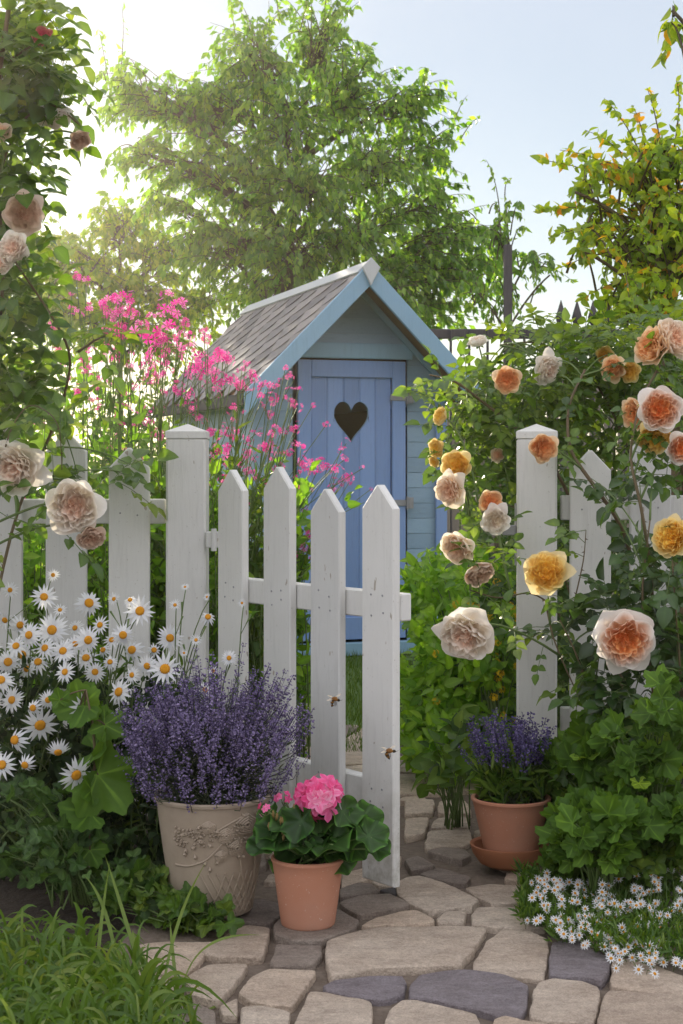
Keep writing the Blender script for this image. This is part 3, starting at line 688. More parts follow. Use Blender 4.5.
# ------------------------------------------------------------------ pots
def cream_pot():
    C = np.array([(213-CX)/F*3.53, 3.53, 0]); root = thing('flower_pot', C, 'large cream ceramic pot with raised floral relief holding the purple lavender', 'pot')
    R = lambda z: .086+ (.128-.086)*(z/.262)**.8
    H = .262
    prof = [(.0, .004), (.075, .0), (.081, .004)]+[(R(z), z) for z in np.linspace(.008, H-.008, 24)]+[(.132, H-.006), (.133, H), (.131, H+.004), (.125, H+.003), (.121, H-.01), (.11, H-.03), (0, H-.03)]
    mb = MB(); mb.lathe(prof, 72, C); 
    def S(a, z, o=.001):   # a: metres along the circumference from the front, positive to the right
        r = R(z)+o; th = -math.pi/2+a/.105; return C+np.array([math.cos(th)*r, math.sin(th)*r, z])
    r_ = RNG(2); ctr = .045
    def curve(pts, rad):
        pts = np.array(pts); t = np.linspace(0, 1, len(pts)); tt = np.linspace(0, 1, len(pts)*5)
        a = np.interp(tt, t, pts[:, 0]); z = np.interp(tt, t, pts[:, 1])
        for _ in range(4): a[1:-1] = (a[:-2]+2*a[1:-1]+a[2:])/4; z[1:-1] = (z[:-2]+2*z[1:-1]+z[2:])/4
        mb.tube([S(x, y) for x, y in zip(a, z)], rad, 6, tint=.8)
    # woven lattice in the lower half
    for k in range(7):
        a0 = ctr-.055+k*.018
        curve([(a0, .015), (a0+.03, .06), (a0+.045, .105)], .0022); curve([(a0+.045, .015), (a0+.015, .06), (a0-.01+.0, .11)], .0022)
    # rosettes, leaves and beads above it
    for (a, z, rr) in ((ctr+.03, .215, .021), (ctr-.012, .195, .015), (ctr+.012, .165, .017), (ctr+.048, .170, .013), (ctr-.045, .215, .012), (ctr-.02, .150, .011)):
        for q in np.linspace(.25, 1, 4):
            pts = [(a+math.cos(t)*rr*q*(1+.12*math.sin(5*t)), z+math.sin(t)*rr*q*(1+.12*math.sin(5*t))) for t in np.linspace(0, 2*math.pi, 14)]
            mb.tube([S(x, y, .002+(1-q)*.004) for x, y in pts], .0028, 6, tint=.8)
    for (a, z) in [(ctr-.11+i*.014+r_.uniform(-.005, .005), .195+r_.uniform(-.022, .022)) for i in range(11) for _ in range(3)]:
        for q in range(4):
            th = q*1.57+r_.random(); p = S(a+math.cos(th)*.004, z+math.sin(th)*.004); mb.tube([p, S(a+math.cos(th)*.006, z+math.sin(th)*.006, .004), S(a+math.cos(th)*.009, z+math.sin(th)*.009, .001)], [.002, .003, .001], 5, tint=.8)
    curve([(ctr-.125, .125), (ctr-.09, .125), (ctr-.05, .14), (ctr-.02, .175), (ctr, .2)], .0022); curve([(ctr-.11, .19), (ctr-.08, .205), (ctr-.04, .2), (ctr, .225), (ctr+.03, .24)], .0022)
    curve([(ctr+.05, .24), (ctr+.07, .2), (ctr+.06, .15), (ctr+.075, .11), (ctr+.06, .05)], .0022); curve([(ctr+.02, .15), (ctr+.03, .10), (ctr+.05, .06), (ctr+.045, .02)], .003)
    for i in range(26):
        a = ctr+r_.uniform(-.1, .09); z = r_.uniform(.12, .24); th = r_.uniform(0, 6.28); L = .013
        mb.tube([S(a, z), S(a+math.cos(th)*L*.5, z+math.sin(th)*L*.5, .004), S(a+math.cos(th)*L, z+math.sin(th)*L, .001)], [.001, .004, .0006], 6, tint=.9)
    mb.build('pot_body', M['cream'], root, smooth=True)
    sb = MB(); sb.lathe([(0, H-.018), (.08, H-.02), (.113, H-.022)], 32, C); sb.build('soil', M['soil'], root); return C+Z3*(H-.02)
LAV1 = cream_pot()
def clay_pot(C, rt, rb, H, label, lipless=True):
    root = thing('flower_pot', C, label, 'pot', 'terracotta pots on the path')
    prof = [(0, .003), (rb-.006, 0), (rb, .005)]+[(rb+(rt-rb)*q, H*q) for q in np.linspace(.05, .93, 10)]+[(rt+.0015, H-.006), (rt+.001, H-.001), (rt-.003, H+.001), (rt-.008, H-.001), (rt-.011, H-.02), (0, H-.02)]
    mb = MB(); mb.lathe(prof, 72, C); mb.build('pot_body', M['terracotta'], root, smooth=True)
    sb = MB(); sb.lathe([(0, H-.012), (rt-.012, H-.016)], 32, C); sb.build('soil', M['soil'], root); return C+Z3*(H-.014)
GER = clay_pot(np.array([(308-CX)/F*3.42, 3.42, 0]), .079, .058, .150, 'terracotta pot in front of the gate holding the pink geranium')
c2 = np.array([(511-CX)/F*3.91, 3.91, .012])
LAV2 = clay_pot(c2, .098, .060, .165, 'terracotta pot standing in a saucer beside the right gate post')
mb = MB(); c3 = np.array([c2[0]-.002, 3.93, 0])
mb.lathe([(0, 0), (.055, 0), (.075, .010), (.092, .034), (.098, .052), (.0985, .056), (.095, .057), (.089, .053), (.083, .035), (.065, .0115), (0, .011)], 72, c3)
o = mb.build('plant_saucer', M['saucer'], None, smooth=True, off=c3); o.location = tuple(c3); tag(o, 'round terracotta saucer under the pot by the right gate post', 'saucer')

# ------------------------------------------------------------------ trees and hedges behind
def tree(name, label, cat, base, lobes, leafmat_, lsize, nleaf, twig=.45, trunk_r=.09, hang=.8, tpl=T_FAR, seed=0, group=None, trunk_path=None, depth=.7, shoots=(), bright=0., barkm=None):
    r_ = RNG(seed); base = np.array(base, float); root = thing(name, base, label, cat, group)
    cs = [(P(px, py, d), rx/F*d, ry/F*d) for (px, py, rx, ry, d) in lobes]
    top = max(c[2] for c, _, _ in cs); mean = np.mean([c for c, _, _ in cs], 0)
    if trunk_path is None: trunk_path = bez(base, base*[1, 1, 0]+[0, 0, top*.4], np.array([mean[0], mean[1], top*.85]), 12)
    wd = MB(); n = len(trunk_path); wd.tube(trunk_path, trunk_r*np.linspace(1, .22, n)**1.2, 8)
    lv = MB(); tot = sum(rx*rz for _, rx, rz in cs)
    for c, rx, rz in cs:
        hz = trunk_path[:, 2]; i = np.argmin(abs(hz-(c[2]-.35*np.linalg.norm((c-mean)[:2])-.3))); s0 = trunk_path[min(i, n-1)]
        mid = (s0+c)/2+np.array([0, 0, .15*np.linalg.norm(c-s0)]); br = bez(s0, mid, c, 9)
        wd.tube(br, np.linspace(trunk_r*.28, .006, 9), 5)
        nl = int(nleaf*rx*rz/tot); per = 16; nt_ = max(2, nl//per)
        e = rdirs(r_, nt_)*(r_.random((nt_, 1))**.45)*np.array([rx, depth*.5+rx*.4, rz*1.2])*1.35
        for k in range(nt_):
            end = c+e[k]; st = br[r_.integers(4, 9)]+r_.normal(size=3)*.05; m_ = (st+end)/2+[0, 0, .12]
            L = max(.15, np.linalg.norm(end-st)); tip = end-np.array([0, 0, .08*hang])
            cv = bez(st, m_, tip, 7); wd.tube(cv, np.linspace(.006, .0015, 7), 3, cap=False)
            tt = r_.uniform(.25, 1, per)**.8; f = tt*6; ii = np.minimum(f.astype(int), 5); fr = (f-ii)[:, None]
            pos = cv[ii]*(1-fr)+cv[ii+1]*fr; tv = norm(cv[ii+1]-cv[ii])
            ax = tv*.5+rdirs(r_, per)*.6+np.array([0, 0, -hang])
            lv.inst(tpl, pos+rdirs(r_, per)*.012, ax, rdirs(r_, per)+[0, -.5, .2], lsize*r_.uniform(.6, 1.15, per), np.clip(r_.normal(.45+bright, .25, per)+.15*r_.normal(), 0, 1))
    for (a, b, c, d) in shoots:     # long thin upright shoots: px,py start and end
        s0 = P(a[0], a[1], d); s1 = P(b[0], b[1], d+r_.uniform(-.2, .2)); cv = bez(s0, (s0+s1)/2+[r_.uniform(-.05, .05), 0, .08], s1, 10); wd.tube(cv, np.linspace(.0045, .001, 10), 4)
        k = int(c*(2 if tpl is T_LEAF else 1)); f = r_.uniform(0, 8.99, k); ii = f.astype(int); fr = (f-ii)[:, None]; pos = cv[ii]*(1-fr)+cv[ii+1]*fr
        lv.inst(tpl, pos, rdirs(r_, k)+[0, 0, -hang*.8], rdirs(r_, k)+[0, -.5, .2], lsize*r_.uniform(.6, 1.05, k), np.clip(r_.normal(.6+bright, .25, k), 0, 1))
    wd.build('trunk', barkm or M['bark'], root, smooth=True); lv.build('crown', leafmat_, root)
    return root
TD = 12.0
tree('birch_tree', 'large green tree with drooping leaves rising behind the shed roof', 'tree', ((280-CX)/F*TD, TD, 0),
     [(250, 62, 55, 45, TD), (325, 40, 45, 40, TD+.3), (205, 105, 45, 35, TD), (150, 105, 45, 30, TD), (118, 85, 25, 25, TD), (285, 118, 50, 40, TD-.4), (355, 95, 50, 40, TD), (415, 105, 38, 30, TD), (445, 150, 28, 28, TD),
      (385, 165, 50, 40, TD-.3), (310, 185, 60, 40, TD-.5), (240, 170, 50, 40, TD), (185, 165, 40, 30, TD), (435, 205, 40, 35, TD), (365, 235, 55, 40, TD-.3), (440, 262, 45, 35, TD), (400, 300, 45, 30, TD-.5), (470, 235, 30, 30, TD),
      (245, 235, 60, 35, TD), (300, 250, 60, 35, TD-.3), (200, 235, 35, 30, TD), (280, 290, 60, 25, TD+.3), (500, 262, 22, 26, TD+.3), (440, 310, 34, 25, TD), (415, 270, 40, 25, TD), (475, 275, 25, 25, TD), (130, 150, 30, 20, TD), (150, 200, 25, 20, TD)],
     M['tree'], .074, 29000, seed=1, trunk_path=bez(np.array([(283-CX)/F*TD, TD, 0]), np.array([(272-CX)/F*TD, TD, 1.6]), np.array([(300-CX)/F*TD, TD, 3.6]), 14), trunk_r=.10,
     shoots=[((110, 90), (98, 28), 22, TD), ((120, 80), (122, 5), 16, TD), ((240, 60), (230, -10), 40, TD), ((300, 30), (312, -30), 40, TD), ((420, 80), (424, 68), 12, TD), ((452, 130), (468, 95), 16, TD), ((280, 20), (278, -20), 30, TD), ((90, 110), (70, 90), 14, TD), ((460, 140), (478, 118), 14, TD), ((130, 105), (95, 120), 24, TD)])
tree('young_tree', 'hazy yellow green tree against the low sun at far left', 'tree', ((120-CX)/F*15, 15, 0),
     [(120, 225, 50, 28, 15), (170, 250, 45, 30, 15), (90, 265, 45, 30, 15), (140, 290, 60, 25, 15), (60, 300, 50, 30, 15), (210, 300, 40, 25, 15), (130, 330, 80, 30, 15), (40, 250, 30, 40, 15)], M['treey'], .085, 9500, seed=2, bright=.2, trunk_r=.07)
tree('thin_tree', 'slender sparse tree between the shed and the iron railing', 'tree', ((497-CX)/F*10.5, 10.5, 0),
     [(505, 205, 14, 20, 10.5), (500, 235, 25, 25, 10.5), (530, 260, 25, 14, 10.5), (475, 290, 25, 20, 10.5), (550, 275, 14, 8, 10.5), (505, 290, 20, 20, 10.5)], M['tree'], .06, 900, seed=3, bright=.1, trunk_r=.03,
     shoots=[((500, 215), (486, 160), 14, 10.5), ((520, 258), (574, 282), 26, 10.5), ((505, 200), (512, 178), 8, 10.5)])
RD = 6.2
tree('honeysuckle_shrub', 'tall climbing shrub with yellow green and orange leaves at right edge', 'shrub', ((675-CX)/F*RD, RD, 0),
     [(672, 165, 20, 22, RD), (645, 160, 16, 14, RD), (610, 172, 16, 14, RD), (575, 192, 14, 10, RD), (600, 222, 20, 12, RD), (655, 215, 26, 24, RD), (632, 255, 20, 16, RD), (675, 265, 28, 34, RD), (585, 252, 12, 8, RD), (655, 315, 34, 16, RD), (615, 300, 20, 10, RD), (692, 210, 22, 50, RD), (640, 290, 20, 14, RD)],
     M['vine'], .046, 4600, seed=4, tpl=T_LEAF, trunk_r=.04, hang=.3, bright=.05, trunk_path=bez(np.array([(690-CX)/F*RD, RD, 0]), np.array([(670-CX)/F*RD, RD, 1.2]), np.array([(668-CX)/F*RD, RD, 2.3]), 10),
     shoots=[((655, 190), (604, 98), 24, RD), ((650, 180), (632, 105), 18, RD), ((665, 170), (647, 88), 18, RD), ((672, 160), (676, 80), 22, RD), ((660, 215), (540, 160), 46, RD), ((650, 225), (535, 212), 40, RD), ((655, 200), (560, 150), 34, RD), ((650, 235), (548, 238), 34, RD), ((655, 255), (560, 268), 30, RD), ((660, 280), (580, 300), 26, RD), ((650, 200), (585, 130), 26, RD), ((665, 240), (598, 196), 30, RD), ((640, 320), (598, 225), 20, RD-.2), ((660, 200), (620, 140), 22, RD), ((670, 300), (600, 330), 26, RD)], barkm=M['cane'])
tree('overhanging_branch', 'leafy bright twig hanging into the top right corner', 'branch', ((760-CX)/F*5, 5, 0),
     [(672, 10, 12, 16, 5), (690, -5, 25, 20, 5), (730, -20, 30, 30, 5)], M['vine'], .06, 90, seed=6, tpl=T_LEAF, trunk_r=.03, hang=.7, trunk_path=bez(np.array([(760-CX)/F*5, 5, 0]), np.array([(770-CX)/F*5, 5, 1.6]), np.array([(720-CX)/F*5, 5, 2.6]), 10))

def bush(name, label, cat, base, vols, mat, size, n, tpl=T_LEAF, seed=0, group=None, stems=20, stemm=None, up=.4, var=.25, tm=.45, ret=False, sr=.003, face=.6):
    """vols: (center xyz, radii xyz). leaves lie mostly in the outer shell of each ellipsoid"""
    r_ = RNG(seed); base = np.array(base, float); root = thing(name, base, label, cat, group); lv = MB(); st = MB()
    tw = sum(rx*rz+rx*ry for _, (rx, ry, rz) in vols)
    for c, rad in vols:
        c = np.array(c); rad = np.array(rad); k = int(n*(rad[0]*rad[2]+rad[0]*rad[1])/tw); dd = rdirs(r_, k); rr = r_.random((k, 1))**.35
        nclump = max(3, k//25); cl = rdirs(r_, nclump); near = np.argmax(dd@cl.T, 1); dd = norm(dd+cl[near]*.5)
        pos = c+dd*rr*rad*(1+.12*np.sin(near*2.3))[:, None]; keep = pos[:, 2] > .005; pos = pos[keep]; dd = dd[keep]; near = near[keep]; k = len(pos)
        ax = dd*.6+rdirs(r_, k)*.7+[0, 0, up*.3]; nr = rdirs(r_, k)*.7+np.array([0, -face, .6])+dd*.3
        tls = tpl if isinstance(tpl, list) else [tpl]; w_ = r_.integers(0, len(tls), k); sz = size*r_.uniform(.55, 1.2, k); ti = np.clip(r_.normal(tm, var, k)+.1*np.sin(near*5.1), 0, 1)
        for q, tp in enumerate(tls):
            m_ = w_ == q; lv.inst(tp, pos[m_], ax[m_], nr[m_], sz[m_], ti[m_])
        for q in range(int(stems*k/max(1, n))+1):
            if k == 0: break
            e = pos[r_.integers(k)]; s_ = base+np.array([r_.normal()*rad[0]*.25, r_.normal()*rad[1]*.25, 0]); st.tube(bez(s_, np.array([s_[0]*.6+e[0]*.4, s_[1]*.6+e[1]*.4, max(e[2], .02)*.8]), e, 7), np.linspace(sr*1.6, sr*.5, 7), 5)
    st.build('stems', stemm or M['stem'], root, smooth=True); lv.build('foliage', mat, root)
    return root
# far hedge masses and shrubs that close the garden; left ones, mostly out of view, raised to keep sun off the path
HB = [(-2.9, 13.5, 1.9, 1.1, .9, 2.1), (-1.3, 14, 1.2, 1.0, .8, 1.3), (-4.5, 13, 2.0, 1.2, .9, 2.2), (1.9, 15, .8, 1.2, .7, .95), (3.6, 14.5, .9, 1.2, .7, 1.0), (.4, 15, 1.0, 1.1, .7, 1.1), (5.4, 14, 1.1, 1.3, .8, 1.2), (-6.3, 12.5, 2.0, 1.2, .9, 2.2)]
names = ['tall hedge bush far behind the pink flowers', 'round hedge bush far behind the shed roof edge', 'tall dark bush at far left behind the climbing rose', 'low bush behind the iron railing near the shed', 'low bush behind the railing under the spear tips', 'bush hidden mostly behind the shed', 'wide bush behind the railing at far right', 'tallest bush beyond the far left fence end']
for i, (x, y, z, rx, ry, rz) in enumerate(HB):
    bush('hedge_bush', names[i], 'bush', (x, y, 0), [((x, y, z*.6), (rx, ry, rz))], M['treey'] if i < 3 else M['hedge'], .11, 1700, T_FAR, seed=30+i, group='bushes along the back of the garden', stems=12, sr=.012, stemm=M['bark'])

def railing():
    d = 10.0; x0, x1 = (425-CX)/F*d, (720-CX)/F*d; root = thing('iron_railing', ((x0+x1)/2, d, 0), 'dark railing with spear tips and a heavy top beam right of the shed', 'railing')
    zb = CH-(334-HZ)/F*d; mb = MB(); mb.box(((x0+x1)/2, d, zb), X3, Y3, Z3, (x1-x0)/2, .03, .03, .004); mb.build('top_beam', M['dark_wood'], root)
    mb = MB(); mb.box(((x0+x1)/2, d, .4), X3, Y3, Z3, (x1-x0)/2, .02, .02, .003); mb.build('lower_beam', M['dark_wood'], root)
    for px in (507,): 
        mb = MB(); top = CH-((246 if px == 507 else 300)-HZ)/F*d; mb.box(((px-CX)/F*d, d-.05, top/2), X3, Y3, Z3, .026 if px == 507 else .018, .022, top/2, .004); mb.build('post', M['dark_wood'], root)
    px = 432
    while px < 715:
        x = (px-CX)/F*d; tip = CH-(304-HZ)/F*d; mb = MB(); mb.tube([(x, d-.045, .05), (x, d-.045, zb+.02)], .009, 6); mb.build('bar', M['iron'], root)
        if px > 545:
            mb = MB(); mb.lathe([(.008, zb+.02), (.012, zb+.05), (.028, zb+.07), (.034, zb+.10), (.02, zb+.15), (.002, tip+.02)], 8, (x, d-.045, 0)); mb.build('spear_tip', M['iron'], root, smooth=True)
        px += 18.3 if px < 528 else 16
        if abs(px-560) < 8: px = 560
railing()
# rough timber screen and stone wall far behind railing
mb = MB(); r_ = RNG(8)
for i in range(60):
    x = .3+i*.105; mb.box((x, 11.6, .8+r_.uniform(0, .12)), X3, Y3, Z3, .045, .012, .8+r_.uniform(0, .05), .003, tint=r_.random())
mb = mb.build('board_fence', simplemat('silvered_board', (.17, .14, .12), (.30, .26, .22), 14, .85, .4, .005, stretch=(6, 6, .5)), None, off=(3.4, 11.6, 0)); mb.location = (3.4, 11.6, 0)
tag(mb, 'silvered board fence behind the iron railing right of the shed', 'fence')

# ------------------------------------------------------------------ flowers: rose blooms
def petal_grid(mb, phi, wdt, R, zb, zt, curl, r_, grad0, grad1, ruff=.06, point=0., rc=.08, nu=6, nv=6, Rm=1.0, tilt=0.):
    V = []; Gd = []; ph = r_.uniform(0, 6.28); rf = ruff*R
    for j in range(nv+1):
        for i in range(nu+1):
            u = -1+2*i/nu; v = j/nv; e = 1-.22*abs(u)**2.5+point*max(0, 1-abs(u)*2.2); ve = v*e
            prof = .35+.65*math.sin(min(1, ve*1.15)*math.pi/2)
            w_ = wdt*prof*1.0; a = phi+u*w_
            ro = R*(rc+(1-rc)*math.sin(min(ve, 1)*math.pi/2)); z = zb+(zt-zb)*(1-math.cos(min(ve, 1.15)*math.pi/2))
            if ve > .6: ro += curl*R*(ve-.6)**2*3.2; z -= curl*R*(ve-.6)**2*2.6
            ro += rf*math.sin(3.1*u+ph)*ve; z += rf*math.cos(4.3*u+ph*1.7)*ve*ve + tilt*u*ve
            # cup the petal edges inwards a little
            ro -= .12*R*u*u*ve*(1-max(0, curl))
            V.append((math.cos(a)*ro, math.sin(a)*ro, z)); Gd.append(grad0+(grad1-grad0)*ve)
    Fc = [[j*(nu+1)+i, j*(nu+1)+i+1, (j+1)*(nu+1)+i+1, (j+1)*(nu+1)+i] for j in range(nv) for i in range(nu)]
    mb.add(V, Fc, r_.random(), Gd)
def rose_mesh(seed, openn=.8, pointy=.08, full=1.0):
    r_ = RNG(seed); mb = MB()
    # crowded rosette: many narrow folded petals standing in off-centre whorls
    for w_ in range(4):
        ca = w_*1.571+r_.uniform(-.25, .25); co = np.array([math.cos(ca), math.sin(ca), 0])*.17
        for l in range(4):
            for q in range(2):
                sub = MB(); petal_grid(sub, ca+r_.uniform(-.7, .7)+q*math.pi, .85, .07+.06*l, -.06, .24-.015*l+r_.uniform(-.05, .05), .1, r_, .05, .24+.09*l, .22, 0, nu=4, nv=4)
                mb.add(sub.V[0]+co, [list(f) for f in np.split(sub.L[0], len(sub.S[0]))], r_.random(), sub.G[0])
    for l in range(6):
        t = l/5; n = 7+l
        for q in range(n):
            a = q*2*math.pi/n+l*.7+r_.uniform(-.22, .22)
            petal_grid(mb, a, .50-.03*l, .38+.36*t+r_.uniform(-.03, .03), -.10-.35*t, .27-.05*t+r_.uniform(-.06, .06), .02+.10*t*openn, r_, .18+.25*t, .48+.33*t, .12, 0, nu=6, nv=6)
    for q in range(8):
        a = q*2*math.pi/8+r_.uniform(-.2, .2)
        petal_grid(mb, a, .64, .82+.06*r_.random(), -.52, .24-.08*openn+r_.uniform(-.05, .05), .18*openn+r_.uniform(0, .12), r_, .5, .88, .10, pointy*.4, nu=8)
    for q in range(6):
        a = q*2*math.pi/6+r_.uniform(-.3, .3)
        petal_grid(mb, a, .80, .87+.10*r_.random(), -.58, .16-.24*openn+r_.uniform(-.08, .10), .25*openn+r_.uniform(0, .25), r_, .65, 1.0, .12, pointy*(.5+1.2*r_.random()), nu=10, nv=8)
    return mb
ROSE = [rose_mesh(40+i, op, pt).mesh('rose_petals') for i, (op, pt) in enumerate(((.3, .0), (.5, .03), (.15, .0), (.9, .10), (.7, .06)))]
for me in ROSE: me.polygons.foreach_set('use_smooth', [True]*len(me.polygons))
def sepal_mesh():
    mb = MB(); mb.lathe([(.0, -.72), (.10, -.72), (.15, -.62), (.15, -.52), (.0, -.5)], 10)
    for k in range(5):
        a = k*1.257; mb.inst(T_LEAF, [(0, 0, -.55)], [(math.cos(a), math.sin(a), -.1)], [(0, 0, 1)], [.62], [.5])
    return mb.mesh('sepals')
SEP = sepal_mesh(); 
def bloom(root, pos, face, diam, matk, var, roll, mesh_cache={}):
    key = (var, matk)
    if key not in mesh_cache:
        me = ROSE[var].copy(); me.materials.append(M[matk]); mesh_cache[key] = me
    base = Vector(pos)-Vector(wloc(root)); s_ = diam/2/.97
    mw = Matrix.Translation(base) @ rotmat(face, roll) @ Matrix.Scale(s_, 4)
    o = bpy.data.objects.new('rose_bloom', mesh_cache[key]); COL.objects.link(o); o.parent = root; o.matrix_local = mw
    if not SEP.materials: SEP.materials.append(M['mid'])
    s2 = bpy.data.objects.new('sepals', SEP); COL.objects.link(s2); s2.parent = o
    return o
def compound(lv, st, r_, p, d_, size, tm=.5, nl=5, tint=None):
    """one compound rose leaf: petiole from p along d_, nl leaflets"""
    L = size*2.3; d_ = norm(d_); up = norm(np.array([0, 0, 1.])+rdirs(r_, 1)[0]*.5); side = norm(np.cross(d_, up)); nr = norm(np.cross(side, d_)+np.array([0, -.5, .1]))
    tip = p+d_*L-np.array([0, 0, .2*L]); cv = bez(p, p+d_*L*.55, tip, 5); st.tube(cv, [.0011]*5, 3, cap=False)
    t0 = np.clip(r_.normal(tm, .22), 0, 1) if tint is None else tint
    ps = [tip]; ax = [d_-[0, 0, .3]]; sz = [size*1.1]
    for k, q in ((0, .75), (0, .38))[: (nl-1)//2]:
        b = p+(tip-p)*q
        for s_ in (-1, 1): ps.append(b); ax.append(side*s_+d_*.45-np.array([0, 0, .2])); sz.append(size*(.95 if q > .5 else .75))
    n = len(ps); lv.inst(T_OVAL, np.array(ps), np.array(ax)+rdirs(r_, n)*.18, np.tile(nr, (n, 1))+rdirs(r_, n)*.35, np.array(sz)*r_.uniform(.85, 1.1, n), np.clip(t0+r_.normal(size=n)*.08, 0, 1))
def rose_bush(name, label, base, blooms, canes, fills, leafsize, mat, seed, cat='rose bush', buds=(), lim=None):
    r_ = RNG(seed); base = np.array(base, float); root = thing(name, base, label, cat, None); st = MB(); lv = MB(); gs = MB()
    allc = []
    for pts, rad in canes:
        pts = np.array([P(*p) for p in pts]); n = len(pts)*5; t = np.linspace(0, 1, len(pts)); tt = np.linspace(0, 1, n)
        c = np.stack([np.interp(tt, t, pts[:, i]) for i in range(3)], 1)
        for _ in range(5): c[1:-1] = (c[:-2]+2*c[1:-1]+c[2:])/4
        st.tube(c, np.linspace(rad, rad*.5, n), 6); allc.append(c)
        for k in range(0, n-1, 3): # thorns
            d_ = rdirs(r_, 1)[0]; st.tube([c[k]+d_*rad*.6, c[k]+d_*(rad+.006)], [.0018, .0002], 4)
        for k in range(2, n, 3):
            d_ = rdirs(r_, 1)[0]+[0, -.4, .1]; compound(lv, gs, r_, c[k], d_, leafsize*r_.uniform(.7, 1.1))
    cp = np.concatenate(allc)
    for (px, py, dm, d, mk, var, face) in blooms:
        p = P(px, py, d); D = dm/F*d; f = norm(np.array(face, float)); back = p-f*D*.38
        i = np.argmin(np.linalg.norm(cp-(back-[0, 0, .12]), axis=1)+np.maximum(0, cp[:, 2]-back[2])*2)
        q = cp[i]; cv = bez(q, back-f*.05+(q-back)*.25+[0, 0, .03], back, 8); gs.tube(cv, np.linspace(.0035, .0024, 8), 5)
        for _ in range(3): compound(lv, gs, r_, cv[r_.integers(1, 6)], rdirs(r_, 1)[0]+[0, -.2, .1], leafsize*r_.uniform(.6, .95))
        bloom(root, p, f, D, mk, var, r_.uniform(0, 6.28))
    for (px, py, d, rx, ry, rz, n, tm) in fills:
        c = P(px, py, d); sc = d/F
        for _ in range(n):
            e = rdirs(r_, 1)[0]*r_.random()**.4*np.array([rx*sc, rz, ry*sc]); p = c+e
            compound(lv, gs, r_, p, norm(e+1e-6)*.5+rdirs(r_, 1)[0]*.8+[0, -.3, .1], leafsize*r_.uniform(.6, 1.15), tm=tm)
        for _ in range(max(2, n//9)):
            e = c+rdirs(r_, 1)[0]*np.array([rx*sc, rz, ry*sc])*.9; i = np.argmin(np.linalg.norm(cp-e, axis=1)+r_.random(len(cp))*.3); gs.tube(bez(cp[i], (cp[i]+e)/2+[0, 0, .04], e, 6), np.linspace(.003, .0012, 6), 4)
    st.build('canes', M['cane'], root, smooth=True); gs.build('twigs', M['stem'], root, smooth=True); lv.build('foliage', mat, root, smooth=False)
    return root
A = 'r_apricot'; OR = 'r_orange'; BL = 'r_blush'; CR = 'r_cream'; YE = 'r_yellow'; WH = 'r_white'; FA = 'r_faded'
RB = (P(650, 466, 4.55)[0], 4.55, 0)
